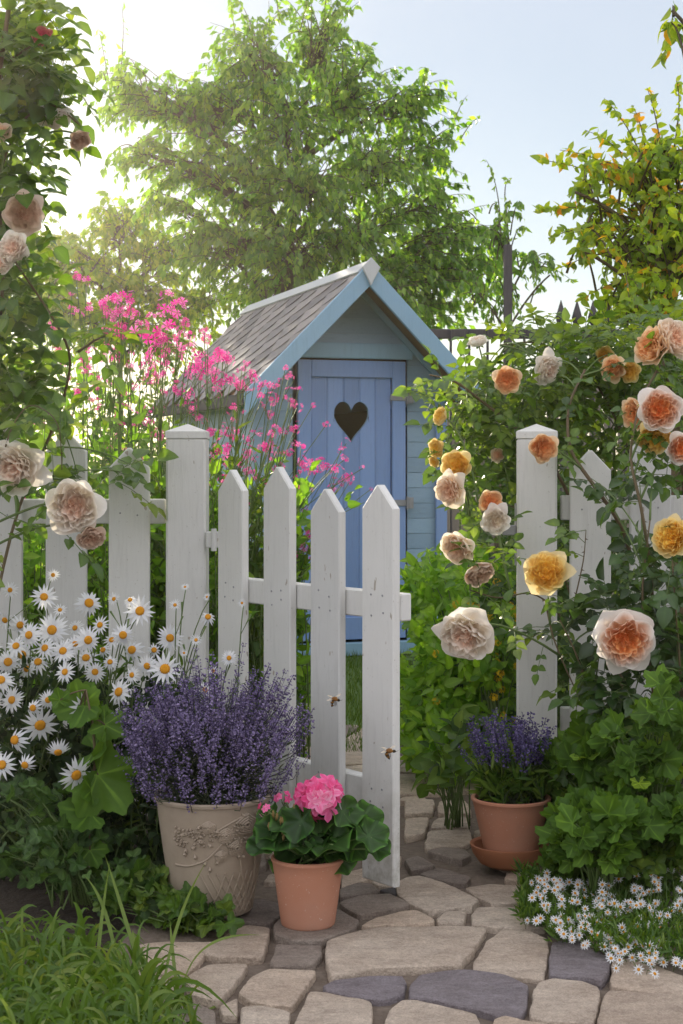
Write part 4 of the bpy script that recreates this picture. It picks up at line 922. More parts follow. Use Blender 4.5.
rose_bush('rose_bush', 'large climbing rose with apricot and blush blooms over the right fence', RB,
 [(660, 409, 44, 3.95, OR, 0, (-.1, -1, .05)), (655, 438, 36, 4.0, YE, 1, (-.2, -1, -.5)), (634, 414, 32, 4.1, A, 2, (-.8, -.6, -.2)), (682, 448, 32, 3.95, OR, 1, (.1, -1, -.1)), (650, 345, 40, 4.1, A, 3, (-.7, -.5, .3)), (675, 338, 42, 4.1, BL, 1, (.4, -.7, .3)),
  (612, 368, 26, 4.4, A, 4, (-.6, -.6, .1)), (630, 372, 22, 4.4, YE, 1, (.1, -1, -.3)), (507, 380, 27, 4.35, A, 0, (-.1, -1, -.1)), (549, 370, 32, 4.5, CR, 3, (.5, -.6, -.4)), (544, 448, 29, 4.12, A, 1, (.2, -1, -.2)), (478, 340, 20, 4.6, WH, 4, (-.2, -.4, .9)),
  (440, 416, 19, 4.35, YE, 2, (-.8, -.5, .2)), (436, 448, 19, 4.35, YE, 1, (-.7, -.7, -.1)), (434, 462, 12, 4.35, YE, 4, (-.7, -.7, -.4)), (456, 465, 30, 4.2, YE, 0, (-.3, -1, .1)), (449, 491, 33, 4.1, BL, 3, (-.6, -.8, -.3)), (491, 502, 24, 4.15, A, 2, (-.1, -1, .2)), (496, 521, 28, 4.12, WH, 3, (.1, -1, -.3)),
  (457, 548, 35, 4.0, BL, 0, (-.5, -.8, -.5)), (480, 574, 32, 4.0, FA, 2, (.4, -.7, -.8)), (465, 637, 54, 3.75, CR, 3, (-.35, -.9, -.4)), (546, 571, 42, 3.9, YE, 3, (-.15, -.9, .3)), (626, 641, 58, 3.7, OR, 3, (-.1, -1, -.22)), (671, 537, 40, 3.8, YE, 4, (-.5, -.8, .2)), (497, 455, 14, 4.5, BL, 2, (-.3, -.9, 0)), (605, 355, 18, 4.6, YE, 2, (0, -1, 0))],
 [([(650, 800, 4.5), (640, 600, 4.45), (626, 530, 4.2), (590, 480, 4.2), (568, 450, 4.25), (567, 405, 4.3), (585, 370, 4.4)], .007),
  ([(640, 800, 4.6), (610, 600, 4.6), (560, 470, 4.6), (520, 430, 4.5), (480, 400, 4.45), (455, 380, 4.4), (430, 375, 4.35)], .006),
  ([(660, 820, 4.4), (655, 640, 4.1), (650, 560, 3.95), (640, 500, 3.95), (628, 455, 4.0), (640, 400, 4.1), (660, 365, 4.1)], .0055),
  ([(700, 820, 4.6), (690, 600, 4.5), (680, 420, 4.4), (665, 370, 4.3), (655, 330, 4.3)], .006),
  ([(620, 800, 4.5), (600, 700, 4.2), (560, 610, 4.15), (530, 590, 4.15), (500, 600, 4.1), (470, 590, 4.0)], .0035),
  ([(620, 800, 4.5), (590, 640, 4.5), (540, 520, 4.5), (500, 500, 4.4), (470, 520, 4.3)], .004),
  ([(570, 620, 4.0), (584, 560, 4.0), (586, 530, 4.0)], .0022), ([(545, 600, 4.0), (553, 640, 3.95), (580, 700, 3.9), (600, 740, 3.95)], .0025),
  ([(690, 820, 4.6), (650, 500, 4.7), (600, 380, 4.8), (540, 340, 4.8), (500, 345, 4.7)], .005)],
 [(460, 390, 4.6, 38, 24, .2, 44, .7), (500, 410, 4.75, 40, 40, .3, 90, .65), (545, 385, 4.75, 45, 40, .3, 110, .65), (590, 365, 4.8, 50, 38, .3, 120, .7), (640, 345, 4.7, 50, 30, .3, 110, .8), (670, 385, 4.6, 45, 45, .3, 100, .6), (610, 420, 4.8, 55, 40, .25, 100, .5), (490, 455, 4.75, 42, 45, .25, 90, .45), (460, 430, 4.6, 20, 30, .1, 20, .6),
  (560, 480, 4.85, 60, 50, .25, 60, .25), (620, 540, 4.6, 60, 60, .2, 60, .2), (545, 340, 4.9, 60, 22, .25, 40, .8), (500, 560, 4.85, 20, 40, .2, 14, .2)],
 .040, M['rose_leaf'], 71)
# darker shaded rose growth in front of the right fence
rose_bush('rose_bush', 'dark leafy rose growth in front of the right fence pickets', (P(660, 466, 3.95)[0], 3.95, 0),
 [], [([(665, 900, 3.95), (655, 700, 3.9), (640, 600, 3.85), (650, 520, 3.9)], .004), ([(640, 900, 3.95), (600, 720, 3.9), (575, 650, 3.92), (560, 620, 3.95)], .0035), ([(690, 900, 3.9), (680, 660, 3.8), (672, 560, 3.8)], .004)],
 [(660, 590, 3.95, 42, 50, .12, 60, .35), (660, 680, 3.9, 45, 50, .12, 64, .3), (620, 700, 3.9, 30, 30, .1, 16, .3), (555, 640, 4.0, 18, 22, .05, 7, .35), (600, 610, 4.0, 25, 30, .08, 9, .5), (600, 490, 4.15, 22, 16, .04, 4, .3), (655, 470, 4.1, 25, 18, .06, 8, .35), (625, 640, 4.0, 30, 40, .08, 22, .3)],
 .045, M['rose_leaf_dark'], 72, cat='rose bush')
# climbing rose at the left edge (arch growth)
rose_bush('climbing_rose', 'tall climbing rose with cream blooms filling the upper left edge', (P(-30, 466, 3.9)[0], 3.9, 0),
 [(12, 248, 34, 3.75, CR, 1, (-.2, -1, .2)), (24, 213, 38, 3.8, FA, 3, (.3, -.9, 0)), (0, 262, 26, 3.75, CR, 2, (.2, -1, .3)), (60, 118, 26, 3.9, WH, 2, (.5, -.4, -.8)), (45, 118, 24, 3.9, WH, 4, (-.2, -.5, -.8)), (80, 140, 22, 3.9, FA, 2, (.4, -.7, -.7)), (42, 36, 20, 3.9, 'r_pink', 2, (-.1, -1, .2)), (2, 132, 20, 3.8, BL, 1, (0, -1, .1)),
  (13, 469, 54, 3.7, CR, 3, (-.3, -.9, -.35)), (74, 507, 54, 3.7, CR, 0, (.05, -1, -.15)), (91, 538, 28, 3.72, FA, 2, (.3, -.7, -.6))],
 [([(-40, 800, 4.0), (-30, 500, 3.95), (-20, 250, 3.9), (-5, 100, 3.9), (10, 0, 3.9), (20, -60, 3.9)], .010), ([(-40, 800, 4.0), (10, 520, 4.05), (58, 420, 4.0), (75, 355, 3.9), (45, 305, 3.85), (15, 262, 3.8)], .005), ([(78, 352, 3.9), (95, 340, 3.9), (108, 335, 3.9)], .004),
  ([(-30, 500, 4), (0, 330, 3.9), (5, 250, 3.9), (-5, 180, 3.9), (20, 120, 3.9), (50, 100, 3.9), (80, 125, 3.9)], .005), ([(-40, 700, 3.9), (-10, 520, 3.75), (8, 430, 3.7), (30, 400, 3.7), (60, 420, 3.7), (62, 470, 3.72)], .0025), ([(10, 60, 3.9), (40, 40, 3.9), (60, 35, 3.9)], .0028)],
 [(10, 70, 4.0, 32, 36, .15, 80, .35), (45, 75, 4.0, 30, 16, .12, 40, .45), (-8, 150, 4.05, 32, 60, .15, 90, .25), (15, 195, 4.0, 24, 30, .1, 30, .4), (0, 310, 4.05, 30, 50, .15, 80, .3), (30, 290, 4.0, 30, 30, .15, 18, .6), (30, 12, 4.0, 28, 20, .1, 34, .8), (-10, 380, 4.0, 30, 60, .15, 80, .25), (30, 400, 4.1, 30, 30, .15, 22, .5), (120, 475, 4.2, 22, 14, .04, 7, .4), (90, 480, 4.15, 20, 25, .04, 6, .4), (62, 415, 4.1, 20, 8, .05, 6, .55)],
 .052, M['rose_leaf'], 73, cat='climbing rose')

# ------------------------------------------------------------------ campion (pink)
def head_mesh(seed, n, petals=5, notch=True, R=.4, spread=.75):
    r_ = RNG(seed); mb = MB()
    tp = (np.array([(0, 0, 0), (.16, .45, .04), (.34, .95, 0), (.1, .82 if notch else 1.05, .02), (0, .5, -.02), (-.1, .82 if notch else 1.05, .02), (-.34, .95, 0), (-.16, .45, .04)], float), [[0, 1, 4], [1, 2, 3, 4], [4, 5, 6, 7], [0, 4, 7]] if True else [], np.array([0, .4, 1, .9, .4, .9, 1, .4]))
    tp[1].append([3, 5, 4])
    for k in range(n):
        d_ = norm(rdirs(r_, 1)[0]+[0, 0, .35]); c = d_*spread*r_.uniform(.45, 1); nr = norm(d_+rdirs(r_, 1)[0]*.35); u = norm(np.cross(nr, rdirs(r_, 1)[0])); v = np.cross(nr, u); t = r_.random()
        a = np.arange(petals)*2*math.pi/petals+r_.random(); ax = u[None]*np.cos(a)[:, None]+v[None]*np.sin(a)[:, None]+nr*r_.uniform(.1, .6)
        mb.inst(tp, np.tile(c, (petals, 1)), ax, np.tile(nr, (petals, 1)), R*r_.uniform(.8, 1.15), t)
    return mb.mesh('flower_head')
CH_ = [head_mesh(50+i, n) for i, n in enumerate((5, 7, 9, 4))]
for me in CH_: me.materials.append(M['campion'])
def place(name, me, root, pos, zax, s_, roll=0):
    o = bpy.data.objects.new(name, me); COL.objects.link(o); o.parent = root
    o.matrix_local = Matrix.Translation(Vector(pos)-Vector(wloc(root))) @ rotmat(zax, roll) @ Matrix.Scale(s_, 4); return o
HEADS = [(86,281,8),(73,310,7),(109,303,15),(119,299,12),(133,299,11),(128,313,10),(121,331,14),(141,338,18),(164,309,14),(180,310,14),(168,331,20),(164,348,12),(180,352,14),(150,360,11),(86,358,10),(96,366,12),(86,372,9),(107,358,9),(78,389,9),(102,389,14),(121,391,9),(154,379,9),(178,387,11),(125,415,13),(143,418,8),
 (195,370,15),(203,360,17),(211,374,12),(223,360,14),(219,381,14),(240,385,9),(242,370,8),(266,389,13),(273,399,9),(158,434,9),(27,389,7),(39,418,8),(4,426,10),(207,339,9),(291,394,9),(289,377,7),(297,408,8),(295,429,8),(301,447,8),(221,453,14),(215,435,10),(237,435,11),(254,439,10),(266,451,12),(254,476,9),(223,480,9),(278,468,8),(276,431,9),
 (311,468,12),(321,464,12),(338,472,9),(344,460,7),(348,478,8),(332,488,8),(233,410,8),(239,386,8),(305,548,7),(309,534,7),(311,561,6),(52,330,7),(60,350,7),(130,365,8),(190,400,8),(250,455,9),(243,462,8),(290,452,7),(210,500,6),(305,510,6),(300,490,7),(165,362,9),(142,325,9),(152,318,9),(112,318,9),(190,335,8)]
def campions():
    bases = [(30, 4.9), (85, 5.0), (125, 4.85), (165, 5.0), (200, 4.75), (240, 4.9), (275, 5.1)]
    lab = ['leftmost pink campion, sparse, behind the end of the left fence', 'pink campion with small dark heads behind the second fence picket', 'tall pink campion behind the picket beside the left gate post', 'tallest pink campion with pale lit heads behind the left gate post', 'pink campion in front of the slate roof eave', 'pink campion leaning right across the blue shed wall', 'low pink campion sprays in front of the shed door']
    assign = [0 if x < 55 else 1 if x < 100 else 2 if x < 145 else 3 if x < 185 else 4 if x < 226 else 5 if x < 300 else 6 for x, _, _ in HEADS]
    for b, (bx, bd) in enumerate(bases):
        r_ = RNG(90+b); base = P(bx, 466, bd); base[2] = 0; root = thing('campion_plant', base, lab[b], 'flowering plant', 'pink campions behind the left fence')
        st = MB(); lv = MB()
        for i, (px, py, s_) in enumerate(HEADS):
            if assign[i] != b: continue
            d = bd+r_.uniform(-.25, .25); e = P(px, py, d); lean = np.array([base[0]+(e[0]-base[0])*.1+r_.normal()*.05-.03, d, e[2]*r_.uniform(.5, .8)])
            j = lean+ (e-lean)*.0; cv = bez(base+[r_.normal()*.04, r_.normal()*.04, 0], j, e, 12); st.tube(cv, np.linspace(.0035, .0013, 12), 5)
            place('flower_head', CH_[i % 4], root, e, (r_.normal()*.4, -.7+r_.normal()*.3, .7), s_/F*d*.95, r_.uniform(0, 6))
            for q in range(2):
                e2 = e+np.array([r_.normal()*.042, r_.normal()*.04, r_.normal()*.034-.012]); st.tube(bez(cv[8], (cv[8]+e2)/2+[0, 0, .01], e2, 4), [.0012]*4, 4); place('flower_head', CH_[(i+q) % 4], root, e2, (r_.normal()*.5, -.6, .7), s_/F*d*r_.uniform(.4, .75), r_.uniform(0, 6))
            for q in range(3):      # side buds
                k = r_.integers(7, 11); t = cv[k]+rdirs(r_, 1)[0]*[.05, .05, .03]+[0, 0, .05]; st.tube(bez(cv[k], (cv[k]+t)/2+[0, 0, .01], t, 4), [.0012]*4, 4)
                if r_.random() < .45: place('flower_head', CH_[3], root, t, (r_.normal()*.5, -.6, .7), .011, r_.uniform(0, 6))
            k = 14; ii = r_.integers(0, 9, k); pos = cv[ii]+(cv[ii+1]-cv[ii])*r_.random((k, 1)); lv.inst(T_THIN if b % 2 else T_LEAF, pos, rdirs(r_, k)*.9+[0, 0, .5], rdirs(r_, k)+[0, -.4, .4], r_.uniform(.025, .06, k), np.clip(r_.normal(.5, .25, k), 0, 1))
        for q in range(60):
            e = base+np.array([r_.normal()*.14, r_.normal()*.12, r_.uniform(.25, 1.0)]); s0 = base+[r_.normal()*.05, r_.normal()*.05, 0]; cv = bez(s0, (s0*[1, 1, 0]+e*[0, 0, 1]), e, 6); st.tube(cv, np.linspace(.003, .001, 6), 4)
            k = 16; ii = r_.integers(1, 5, k); pos = cv[ii]+(cv[ii+1 if False else ii]-cv[ii-1])*r_.random((k, 1)); lv.inst(T_LEAF, pos, rdirs(r_, k)*.9+[0, 0, .3], rdirs(r_, k)+[0, -.4, .4], r_.uniform(.025, .06, k), np.clip(r_.normal(.55, .25, k), 0, 1))
        st.build('stems', M['stem'], root, smooth=True); lv.build('foliage', M['mid'] if b % 2 else M['herb'], root)
campions()

# ------------------------------------------------------------------ shrubs behind gate and beds
def V3(px, py, d, rx, ry, rz): return (P(px, py, d), (rx/F*d, ry, rz/F*d))
bush('leafy_perennial', 'yellow green leafy perennial filling the gap left of the right gate post', 'perennial', (P(470, 0, 5.3)[0], 5.3, 0), [V3(455, 690, 5.2, 60, .25, 75), V3(490, 620, 5.3, 45, .22, 60), V3(430, 600, 5.6, 30, .2, 45), V3(450, 740, 5.0, 55, .2, 35)], M['herb'], .052, 4200, T_LEAF, seed=101, stems=90, tm=.85)  # leaf tint raised to stand in for sunlight that doesn't reach it
r0 = bush('yellow_flower_plant', 'plant with small yellow flower clusters behind the right gate post', 'flowering plant', (P(495, 0, 5.0)[0], 5.0, 0), [V3(495, 650, 5.0, 30, .12, 45), V3(440, 580, 5.9, 25, .15, 20)], M['herb'], .05, 420, T_LEAF, seed=102, stems=40, tm=.7)
r_ = RNG(103); YH = head_mesh(60, 7, 5, False, .35); YH.materials.append(M['yellowf'])
for i in range(46):
    px, py = (r_.normal(497, 14), r_.normal(655, 38)) if i < 38 else (r_.uniform(410, 520), r_.uniform(590, 720)); d = 4.85+r_.uniform(0, .2); place('flower_head', YH, r0, P(px, py, d), (r_.normal()*.4, -1, .5), .016, r_.random()*6)
bush('garden_shrub', 'dark green shrub behind the left fence pickets', 'shrub', (P(60, 0, 5.0)[0], 5.2, 0), [((-1.0, 5.3, .35), (.55, .25, .45)), ((-.55, 5.5, .3), (.3, .25, .4))], M['mid'], .055, 1700, T_LEAF, seed=104, stems=40, tm=.4)
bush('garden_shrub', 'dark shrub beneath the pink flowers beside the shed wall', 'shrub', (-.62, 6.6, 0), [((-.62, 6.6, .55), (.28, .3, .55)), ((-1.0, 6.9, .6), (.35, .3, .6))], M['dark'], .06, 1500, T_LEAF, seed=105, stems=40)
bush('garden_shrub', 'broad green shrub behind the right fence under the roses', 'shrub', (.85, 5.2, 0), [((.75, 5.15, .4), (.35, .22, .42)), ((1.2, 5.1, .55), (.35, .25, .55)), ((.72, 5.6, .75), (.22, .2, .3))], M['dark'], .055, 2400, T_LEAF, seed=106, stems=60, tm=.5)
bush('garden_shrub', 'green shrub right of the shed behind the roses', 'shrub', (1.1, 7.2, 0), [((.95, 7.2, .6), (.4, .3, .75)), ((1.6, 7.0, .7), (.5, .3, .8))], M['mid'], .07, 2000, T_LEAF, seed=107, stems=40, tm=.6)
bush('garden_shrub', 'tall green shrub between the climbing rose and the hedge', 'shrub', (-1.35, 7.5, 0), [((-1.5, 7.5, .75), (.5, .3, .85)), ((-1.0, 8, .6), (.4, .3, .75))], M['herb'], .07, 2000, T_LEAF, seed=108, stems=40, tm=.6)
# dark undergrowth left, by the daisies
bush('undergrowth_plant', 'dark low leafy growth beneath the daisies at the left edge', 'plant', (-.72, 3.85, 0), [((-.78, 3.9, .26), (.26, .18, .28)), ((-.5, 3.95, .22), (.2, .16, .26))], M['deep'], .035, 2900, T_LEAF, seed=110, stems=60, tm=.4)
bush('strawberry_plant', 'low lobed leaved plant at the foot of the cream pot', 'plant', (P(200, 0, 3.42)[0], 3.42, 0), [V3(190, 912, 3.40, 36, .05, 16), V3(145, 893, 3.5, 42, .08, 24), V3(215, 920, 3.36, 18, .03, 9)], M['mid'], .048, 190, T_CURR, seed=111, stems=50, tm=.5, sr=.0015)
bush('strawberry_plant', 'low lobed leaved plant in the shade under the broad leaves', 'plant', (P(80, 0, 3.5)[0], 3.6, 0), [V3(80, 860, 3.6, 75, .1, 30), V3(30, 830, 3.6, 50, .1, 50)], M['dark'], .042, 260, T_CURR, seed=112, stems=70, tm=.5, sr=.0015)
# right bed: big lobed leaves
mall = [('broad lobed leafy plant below the large orange rose', [V3(608, 765, 3.75, 48, .12, 38), V3(570, 760, 3.9, 20, .06, 20)]), ('broad lobed leafy plant at the right edge of the picture', [V3(668, 755, 3.65, 42, .12, 55), V3(672, 825, 3.5, 34, .1, 30)]), ('broad lobed leafy plant hanging over the small white flowers', [V3(600, 828, 3.5, 44, .10, 30), V3(568, 845, 3.6, 18, .06, 18)])]
for i, (lb, vv) in enumerate(mall):
    q_ = RNG(900+i); vv = [(np.array(c0)+q_.normal(size=3)*np.array(r0)*[.6, .6, .42], np.array(r0)*q_.uniform(.3, .62)) for c0, r0 in vv for _ in range(7)]; vv = [(np.array([c0[0], c0[1], max(c0[2], .10)]), r0) for c0, r0 in vv]
    c = vv[0][0]; bush('mallow_plant', lb, 'plant', (c[0], c[1]+.05, 0), vv, M['mallow'], .068, 220, T_MALLOW, seed=120+i, group='broad leaved plants in the right bed', stems=110, tm=.42, var=.24, sr=.002, face=.7)
bush('leafy_perennial', 'small leaved herb clump around the base of the right gate post', 'perennial', (P(545, 0, 4.0)[0], 4.02, 0), [V3(550, 800, 3.97, 18, .06, 45), V3(562, 862, 3.7, 24, .06, 22), V3(620, 790, 3.85, 60, .12, 70), V3(640, 850, 3.6, 50, .08, 30)], M['mid'], .045, 1500, T_SMALL, seed=125, stems=70, tm=.6, sr=.0015)
bush('leafy_perennial', 'trailing rose shoot with round leaves left of the lavender pot', 'perennial', (P(455, 0, 4.3)[0], 4.35, 0), [V3(440, 770, 4.2, 22, .05, 30), V3(465, 740, 4.3, 25, .08, 25)], M['mid'], .06, 60, T_OVAL, seed=126, stems=30, tm=.45, sr=.0015)

# ------------------------------------------------------------------ daisies
def daisy_mesh(seed, n=19, droop=.1):
    r_ = RNG(seed); mb = MB(); a = np.arange(n)*2*math.pi/n+r_.normal(size=n)*.05
    V, Fc, Gd = tpl_leaf(4, .13, .08, .12, .6)
    mb.inst((V, Fc, Gd), np.stack([np.cos(a)*.2, np.sin(a)*.2, np.zeros(n)], 1), np.stack([np.cos(a), np.sin(a), r_.normal(-droop, .12, n)], 1), np.tile([0, 0, 1.], (n, 1))+rdirs(r_, n)*.25, r_.uniform(.7, .86, n), r_.random(n))
    return mb.mesh('petals')
DM = [daisy_mesh(70+i, n_, dr) for i, (n_, dr) in enumerate(((17, .05), (21, .25), (15, -.25), (19, .6), (14, .15), (23, .0), (12, .8)))]
for me in DM: me.materials.append(M['daisy'])
mb = MB(); mb.lathe([(.0, -.05), (.24, -.03), (.28, .02), (.26, .10), (.18, .15), (.08, .165), (0.005, .15)], 16); DISC = mb.mesh('disc'); DISC.materials.append(M['disc']); DISC.polygons.foreach_set('use_smooth', [True]*len(DISC.polygons))
DA = [(44,597,26),(89,603,30),(114,599,14),(140,611,30),(52,630,32),(29,635,26),(16,646,24),(22,655,28),(8,662,28),(38,662,26),(27,669,22),(63,651,26),(88,640,28),(86,658,26),(75,644,20),(123,635,26),(132,650,28),(165,669,33),(170,638,26),(147,666,22),(119,692,30),(40,725,36),(1,680,28),(15,740,30),(83,708,30),(151,722,22),(185,587,9),(53,575,14),(184,653,8),(207,597,9),(208,617,20),(242,603,9),(229,658,16),(213,671,12),(2,765,30),(76,775,34),(84,806,24),(33,708,22),(5,620,20),(-12,650,26),(-8,700,28),(100,625,20),(65,672,22),(110,662,18),(103,650,18),(175,605,12),(196,640,12),(48,700,20),(205,690,18),(60,610,14),(-20,620,24),(20,625,24),(70,690,22),(12,700,26),(95,672,22),(45,648,24),(132,675,18),(58,752,26),(25,765,24),(105,735,16),(-10,755,26),(75,628,18),(112,640,20),(10,590,16),(130,600,16),(154,650,18)]
def daisies():
    lab = ['clump of white daisies against the leftmost fence pickets', 'clump of white daisies in front of the picket beside the left gate post', 'sparse white daisies on long stems in front of the left gate post']
    for b, (lo, hi, bx) in enumerate(((-50, 70, 20), (70, 155, 105), (155, 300, 175))):
        r_ = RNG(130+b); base = P(bx, 466, 3.95); base[2] = 0; root = thing('daisy_plant', base, lab[b], 'daisy plant', 'white daisies by the left fence'); st = MB(); lv = MB()
        for i, (px, py, dm) in enumerate(DA):
            if not lo <= px < hi: continue
            d = 3.78+r_.uniform(-.14, .14)+(-.12 if py > 700 else 0); p = P(px, py, d); f = norm(np.array([r_.normal()*.38-.05, -1+r_.normal()*.1, .5+r_.normal()*.4 if py < 700 else .1+r_.normal()*.45]))
            o = place('daisy_bloom', DM[(i*3) % 7 if dm > 15 else 2], root, p, f, dm/F*d*.56, r_.random()*6)
            o2 = bpy.data.objects.new('disc', DISC); COL.objects.link(o2); o2.parent = o
            s0 = base+np.array([r_.normal()*.07, r_.normal()*.05, 0]); bk = p-f*.012; cv = bez(s0, np.array([s0[0]*.5+p[0]*.5, s0[1], p[2]*.85]), bk, 9); cv[-1] = bk; st.tube(cv, np.linspace(.0022, .0013, 9), 5)
            if r_.random() < .7:
                t = cv[6]+np.array([r_.normal()*.03, r_.normal()*.02, .05]); st.tube([cv[6], (cv[6]+t)/2, t], [.001, .001, .003], 5)
        for q in range(55 if b < 2 else 22):
            e = base+np.array([r_.normal()*.11, r_.normal()*.07, r_.uniform(.15, .52)]); s0 = base+[r_.normal()*.05, r_.normal()*.04, 0]; cv = bez(s0, s0*[1, 1, 0]+e*[0, 0, 1], e, 6); st.tube(cv, np.linspace(.002, .0008, 6), 4)
            k = 14; ii = r_.integers(0, 5, k); pos = cv[ii]+(cv[ii+1]-cv[ii])*r_.random((k, 1)); lv.inst(T_THIN, pos, rdirs(r_, k)+[0, 0, .4], rdirs(r_, k)+[0, -.4, .4], r_.uniform(.03, .065, k), np.clip(r_.normal(.35, .25, k), 0, 1))
        st.build('stems', M['stem'], root, smooth=True); lv.build('foliage', M['mid'], root)
daisies()
def broadleaf():
    r_ = RNG(140); d = 3.6; base = P(86, 466, d); base[2] = 0; root = thing('broad_leaved_plant', base, 'tall plant with large toothed leaves standing among the daisies', 'plant'); st = MB(); lv = MB()
    main = np.array([P(84, 860, d), P(88, 800, d), P(96, 760, d), P(92, 720, d), P(86, 690, d)]); main[0][2] = 0; st.tube(main, [.005, .0045, .004, .003, .002], 6)
    # px,py of leaf base; axis (x,z) ; size px ; tint
    LV = [((85, 705), (-.9, -.05, -.25), 62, .55, 0), ((80, 706), (.75, -.2, .6), 56, .9, 1), ((95, 748), (.25, -.3, .25), 66, .6, 2), ((105, 725), (.95, -.2, -.45), 48, .7, 0), ((98, 775), (.7, -.2, -.75), 92, .75, 1), ((92, 790), (-.2, -.3, .35), 42, .6, 2), ((90, 812), (-.85, -.2, .15), 62, .5, 0), ((85, 840), (-.9, -.2, -.3), 44, .45, 1), ((90, 850), (.4, -.3, -.6), 40, .5, 2), ((60, 700), (-.2, -.1, .9), 26, .6, 0), ((100, 715), (.1, -.2, .8), 24, .5, 1)]
    for (px, py), a, s_, t, k in LV:
        b = P(px, py, d+r_.uniform(-.03, .03)); j = main[np.argmin(np.linalg.norm(main-b, axis=1))]; st.tube(bez(j, (j+b)/2+[0, 0, .01], b, 5), [.002]*5, 5)
        nr = norm(np.array([r_.normal()*.2, -.75, .65])); lv.inst(T_MALLOW[k], [b-norm(np.array(a))*.1*s_/F*d], [a], [nr], [s_/F*d*.78], [t*.8])
    st.build('stems', M['cane'], root, smooth=True); lv.build('foliage', M['mallow'], root, smooth=True)
    # lance leaf by the left post
broadleaf()

# ------------------------------------------------------------------ lavender
def spike_mesh(seed, n, L, R, tip=.5, fl=.006, name='flower_spike'):
    r_ = RNG(seed); mb = MB(); z = np.sort(r_.random(n))*L; a = r_.random(n)*6.28; rr = R*np.sqrt(np.clip(1-(z/L)**2*(1-tip), .05, 1))*r_.uniform(.5, 1, n)
    pos = np.stack([np.cos(a)*rr, np.sin(a)*rr, z], 1); ax = np.stack([np.cos(a), np.sin(a), r_.uniform(-.2, .8, n)], 1)
    tp = (np.array([(0, 0, 0), (.4, .6, .1), (0, 1, 0), (-.4, .6, .1), (0, .5, .35)], float), [[0, 1, 4], [1, 2, 4], [2, 3, 4], [3, 0, 4]], np.full(5, .5))
    mb.inst(tp, pos, ax, rdirs(r_, n)+[0, 0, 1], fl*r_.uniform(.6, 1.2, n), np.clip(r_.normal(.5, .28, n), 0, 1)); mb.tube([(0, 0, 0), (0, 0, L)], [.0008, .0006], 4, tint=.1); return mb
def lavender(root_pos, label, name, cx, seed, nsp, tipf, mat, lf, spikes, nfol, extra=0):
    r_ = RNG(seed); root = thing(name, root_pos, label, 'lavender'); st = MB(); lv = MB(); ms = [s_.mesh('flower_spike') for s_ in spikes]
    for me in ms: me.materials.append(mat)
    ex = MB()
    for i in range(nsp+extra):
        e, d_ = tipf(r_, i); s0 = np.array(root_pos)+np.array([r_.normal()*.03, r_.normal()*.03, 0]); cv = bez(s0, s0*[.7, .7, 0]+e*[.3, .3, 0]+[0, 0, (s0[2]*.4+e[2]*.6)], e, 7); st.tube(cv, np.linspace(.0016, .001, 7), 4)
        d_ = norm(d_)
        if i < nsp: place('flower_spike', ms[i % len(ms)], root, e, d_, r_.uniform(.8, 1.2), r_.random()*6)
        else:
            sp = spikes[i % len(spikes)]; Rm = np.array(rotmat(d_, r_.random()*6).to_3x3()); sc = r_.uniform(.7, 1.1)
            for V_, L_, S_, T_, G_ in zip(sp.V, sp.L, sp.S, sp.T, sp.G):
                off = ex.n; ex.V.append((V_*sc)@Rm.T+e); ex.S.append(S_); ex.T.append(T_); ex.G.append(G_); ex.M.append(np.zeros(len(S_), int))
                ex.L.append(L_+off if V_ is sp.V[0] else L_-len(sp.V[0])+off); ex.n += len(V_)
    for q in range(nfol):
        e, d_ = tipf(r_, q); s0 = np.array(root_pos)+np.array([r_.normal()*.035, r_.normal()*.035, 0]); e = s0+(e-s0)*r_.uniform(.3, .95); cv = bez(s0, s0*[.8, .8, 0]+e*[.2, .2, 0]+[0, 0, s0[2]*.4+e[2]*.6], e, 6)
        st.tube(cv, np.linspace(.0013, .0008, 6), 3, cap=False); k = lf[1]; ii = r_.integers(0, 5, k); pos = cv[ii]+(cv[ii+1]-cv[ii])*r_.random((k, 1)); lv.inst(T_THIN, pos, rdirs(r_, k)*.8+norm(e-s0), rdirs(r_, k), r_.uniform(.5, 1.1, k)*lf[0], r_.random(k))
    if extra: tag(ex.build('flower_spikes', mat, root), kind='stuff')
    st.build('stems', M['lav_leaf'], root); lv.build('foliage', lf[2], root)
def tip1(r_, i):
    th = r_.uniform(0, 6.283); q = math.sqrt(r_.random()); h = .085+.215*math.sqrt(max(0, 1-(q*.9)**2))*r_.uniform(.5, 1.0)*(1+.16*math.sin(th*3+1)+.1*math.sin(th*7))
    if r_.random() < .3: h *= r_.uniform(.3, .8)
    e = LAV1+np.array([math.cos(th)*q*.178*(1+.12*math.sin(5*th)), math.sin(th)*q*.15, h-.06]); e[0] += .0
    return e, np.array([math.cos(th)*q*.8, math.sin(th)*q*.8-.05, 1.15])
lavender(LAV1, 'bushy purple lavender with fine spikes growing in the cream pot', 'lavender_plant', 0, 150, 95, tip1, M['lav'], (.022, 12, M['lav_leaf']), [spike_mesh(80+i, 40, .085, .0065, .25, fl=.0072) for i in range(5)], 520, extra=420)
def tip2(r_, i):
    th = r_.uniform(0, 6.283); q = math.sqrt(r_.random()); e = LAV2+np.array([math.cos(th)*q*.09-.01, math.sin(th)*q*.08, .075+.07*(1-q*.6)*r_.uniform(.5, 1.2)])
    return e, np.array([math.cos(th)*q*.6-.12, math.sin(th)*q*.5, 1])
lavender(LAV2, 'upright dark purple lavender with long spikes in the terracotta pot', 'lavender_plant', 0, 151, 60, tip2, M['lav2'], (.06, 9, M['mid']), [spike_mesh(86+i, 60, .085, .006, .3, fl=.007) for i in range(4)], 150)

